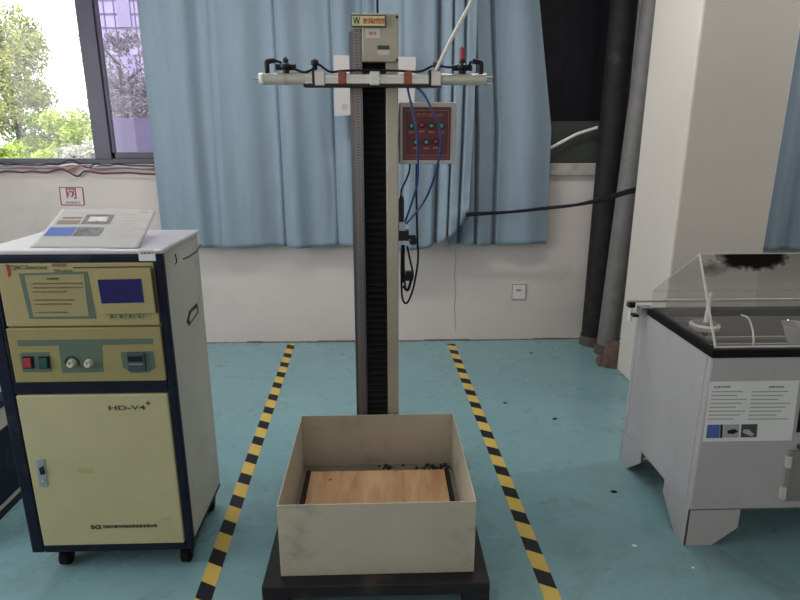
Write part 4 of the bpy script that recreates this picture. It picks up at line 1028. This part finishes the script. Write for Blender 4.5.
MB().tube([(lx0+.003, ly0+.002, rz1+.004), (lx0+.003, pkY, pkZ)], .0042, 6).tube([(lx0+.003, pkY, pkZ), (lx0+.003, lbY, lbZ)], .002, 6).tube([(lx0+.003, lbY, lbZ), (lx0+.003, lbY, rz1)], .002, 6) \
    .tube([(lx0, pkY, pkZ), (lx1, pkY, pkZ)], .0018, 6).tube([(lx0, ly0+.004, rz1+.004), (lx1, ly0+.004, rz1+.004)], .0045, 6).build('edge_strip', EDG, lid)
# hinge at the back left corner, with the rod the lid turns on
hy = TYR+.05
def hp(px, py): return atx(px, py, TX-.02)
ltc = MB().box(TX-.035, TX+.02, TYR-.01, TYR+.03, TZ+.0, TZ+.032).build('hinge_block', STEEL, tk, bevel=.002)
MB().box(TX-.060, TX-.035, TYR-.005, TYR+.03, TZ-.012, TZ-.002).build('hinge_foot', BLACKP, ltc, bevel=.001)
MB().box(TX-.056, TX-.044, hy-.012, hy+.012, TZ-.045, TZ+.028).build('hinge_tab', mat('tab_white', (.72, .72, .72), .4), ltc, bevel=.002)
MB().box(TX-.066, TX-.038, hy-.016, hy+.016, TZ+.018, TZ+.042).build('hinge_cap', BLACKP, ltc, bevel=.002)
MB().tube([(TX-.068, hy, TZ+.045), (TXR+.05, hy, TZ+.045)], .007, 12).build('hinge_rod', mat('rod_grey', (.42, .41, .40), .4, metal=.3), tk, smooth=True)
# things inside the basin
zfl = TZ-bd+.01
def inb(px, py, Y_): return at(px, py, Y_)
p = inb(705, 322, 2.24)
sp = empty('spray_tower', (p.x, 2.24, zfl), 'white spray nozzle stand with disc inside the tank', 'spray nozzle')
MB().lathe((p.x, 2.24, zfl), [(.035, 0), (.035, .012), (.02, .02), (.018, p.z-zfl-.03)], 24).build('base', BLACKP, sp, smooth=True)
MB().lathe((p.x, 2.24, p.z-.03), [(.045, 0), (.056, .006), (.058, .02), (.050, .026), (.030, .028)], 28).build('disc', mat('disc_white', (.6, .6, .57), .4), sp, smooth=True)
MB().tube([(p.x+.002, 2.24, p.z-.03), (p.x+.009, 2.24, inb(706, 293, 2.24).z)], [.0095, .008], 14).build('rod', mat('rod_white', (.68, .68, .66), .4), sp, smooth=True)
q = inb(706, 290, 2.24); MB().lathe((p.x, 2.24, p.z-.002), [(.046, 0), (.046, .002)], 28).build('dish_bottom', mat('dish_grey', (.12, .12, .11), .4), sp, smooth=True)
# rack bars
rk = empty('specimen_rack', ((TX+TXR)/2, 2.1, TZ-.03), 'clear grooved specimen rack of bars inside the tank', 'rack')
rr = mat('rack_plastic', (.40, .38, .36), .3)
for i, py in enumerate((329, 334.5, 339, 342.5)):
    p = at(740, py, 2.0+.0); Yr = [2.16, 2.08, 2.02, 1.97][i]
    MB().box(TX+.036, TXR-.036, Yr-.004, Yr+.004, TZ-.034, TZ-.022).build('bar', rr, rk, bevel=.001)
for xx in (TX+.04, TXR-.05): MB().box(xx, xx+.01, 1.955, 2.175, TZ-.044, TZ-.034).build('rail', rr, rk)
for xx in (TX+.04, TXR-.05):
    for yy in (1.958, 2.162): MB().box(xx, xx+.01, yy, yy+.01, zfl, TZ-.044).build('post', rr, rk)
# glass funnel cup and bent clip
GL = glassy('cup_glass', (.9, .9, .9), gloss=.5, haze=.22, hazecol=(.8, .8, .78))
p = inb(793, 352, 2.05)
gc = empty('glass_funnel', (p.x, 2.05, zfl), 'clear collecting funnel cup standing in the tank at right', 'funnel')
zt_ = inb(784, 325, 2.05).z; zb_ = inb(784, 347, 2.05).z
b_ = MB().lathe((p.x, 2.05, 0), [(.020, zb_), (.024, zb_+.01), (.052, zt_), (.054, zt_+.002), (.050, zt_), (.022, zb_+.012)], 28).build('cup', GL, gc, smooth=True)
MB().lathe((p.x, 2.05, 0), [(.03, zfl), (.03, zfl+.005), (.008, zfl+.012), (.008, zb_)], 20).build('stem', GL, gc, smooth=True)
q = [inb(741, 315, 2.15), inb(748, 318, 2.13), inb(752, 327, 2.1), inb(753.5, 337, 2.06), inb(753, 346, 2.0), Vector((inb(753, 346, 2.0).x, 2.0, zfl))]
tag(MB().tube(smoothpath(q, 6), .0035, 8).build('bent_hose', mat('hose_white', (.55, .54, .5), .4), smooth=True), 'thin white bent hose rising from the tank floor', 'hose')
# notice on the front
def tq(pts, thk, name, m, parent, base=0.0, bevel=0):
    return MB().prism([at(x_, y_, TYF)+Vector((0, -base, 0)) for x_, y_ in pts], (0, -thk, 0)).build(name, m, parent, bevel=bevel)
ns_ = tq([(710, 381.5), (799, 380), (791, 440), (702.5, 441.5)], .002, 'instruction_sheet', PAPER, None, .0008)
tag(ns_, 'printed white instruction sheet stuck on the front of the grey tank', 'paper')
tq([(707, 424.5), (719.5, 424.2), (719, 437.5), (705.5, 437.8)], .0006, 'blue_picture', BLUEP, ns_, .0028)
tq([(720, 424.2), (722.5, 424.2), (722, 437.5), (719.5, 437.5)], .0006, 'black_strip', BLACKP, ns_, .0028)
tq([(723.5, 424.4), (739, 424), (738, 437), (722.5, 437.3)], .0006, 'grey_picture', mat('picture_grey', (.33, .33, .36), .6), ns_, .0028)
tq([(727, 430), (734, 428.5), (738, 431), (733, 433.5), (727, 433)], .0006, 'dark_shape', BLACKP, ns_, .0034)
tq([(741, 424), (757, 423.6), (756, 436.6), (740, 437)], .0006, 'dark_picture', mat('picture_dark', (.05, .05, .055), .6), ns_, .0028)
tq([(743, 429), (748, 429), (754, 434), (750, 435.5), (742, 432)], .0006, 'pale_shape', mat('picture_grey2', (.38, .38, .40), .6), ns_, .0034)
FAINT = mat('tank_print', (.33, .33, .31), .7)
for i in range(9):
    y_ = 387+i*3.9
    for (xa, xb) in ((712-i*.55, 748-i*.55-(i % 3)*5), (752-i*.55, 792-i*.6-(i % 4)*4)):
        if i == 0: continue
        tq([(xa, y_), (xb, y_-.3), (xb, y_+.8), (xa, y_+1.1)], .0004, 'text_line', FAINT, ns_, .0028)
for (px_, w_) in ((722, .06), (776, .055)):
    p = at(px_, 386.5, TYF); text('lettering', '盐雾试验机', .02, mat('title_print', (.2, .2, .19), .7), ns_, Vector((p.x, TYF-.0032, p.z)), width=w_, height=.008)
# black viewing panel and small door at the right
tq([(803.5, 381), (870, 381), (866, 432), (796, 432)], .004, 'control_panel', BLACKP, tk, .0, .001)
bx = tq([(789, 449.5), (862, 449.5), (856, 499), (782, 499)], .014, 'access_door', mat('door_grey', (.19, .185, .18), .45, var=.1), tk, .0, .003)
for (y0, y1, x0) in ((455, 466, 785), (485.5, 497, 779.5)):
    tq([(x0, y0), (x0+4.5, y0), (x0+3.2, y1), (x0-1.2, y1)], .017, 'hinge', mat('hinge_pale', (.5, .5, .48), .4), bx, 0, .001)
tq([(797, 444), (830, 444), (829, 448), (796.5, 448)], .01, 'door_lip', mat('lip_dark', (.04, .06, .05), .6), bx, 0, .001)
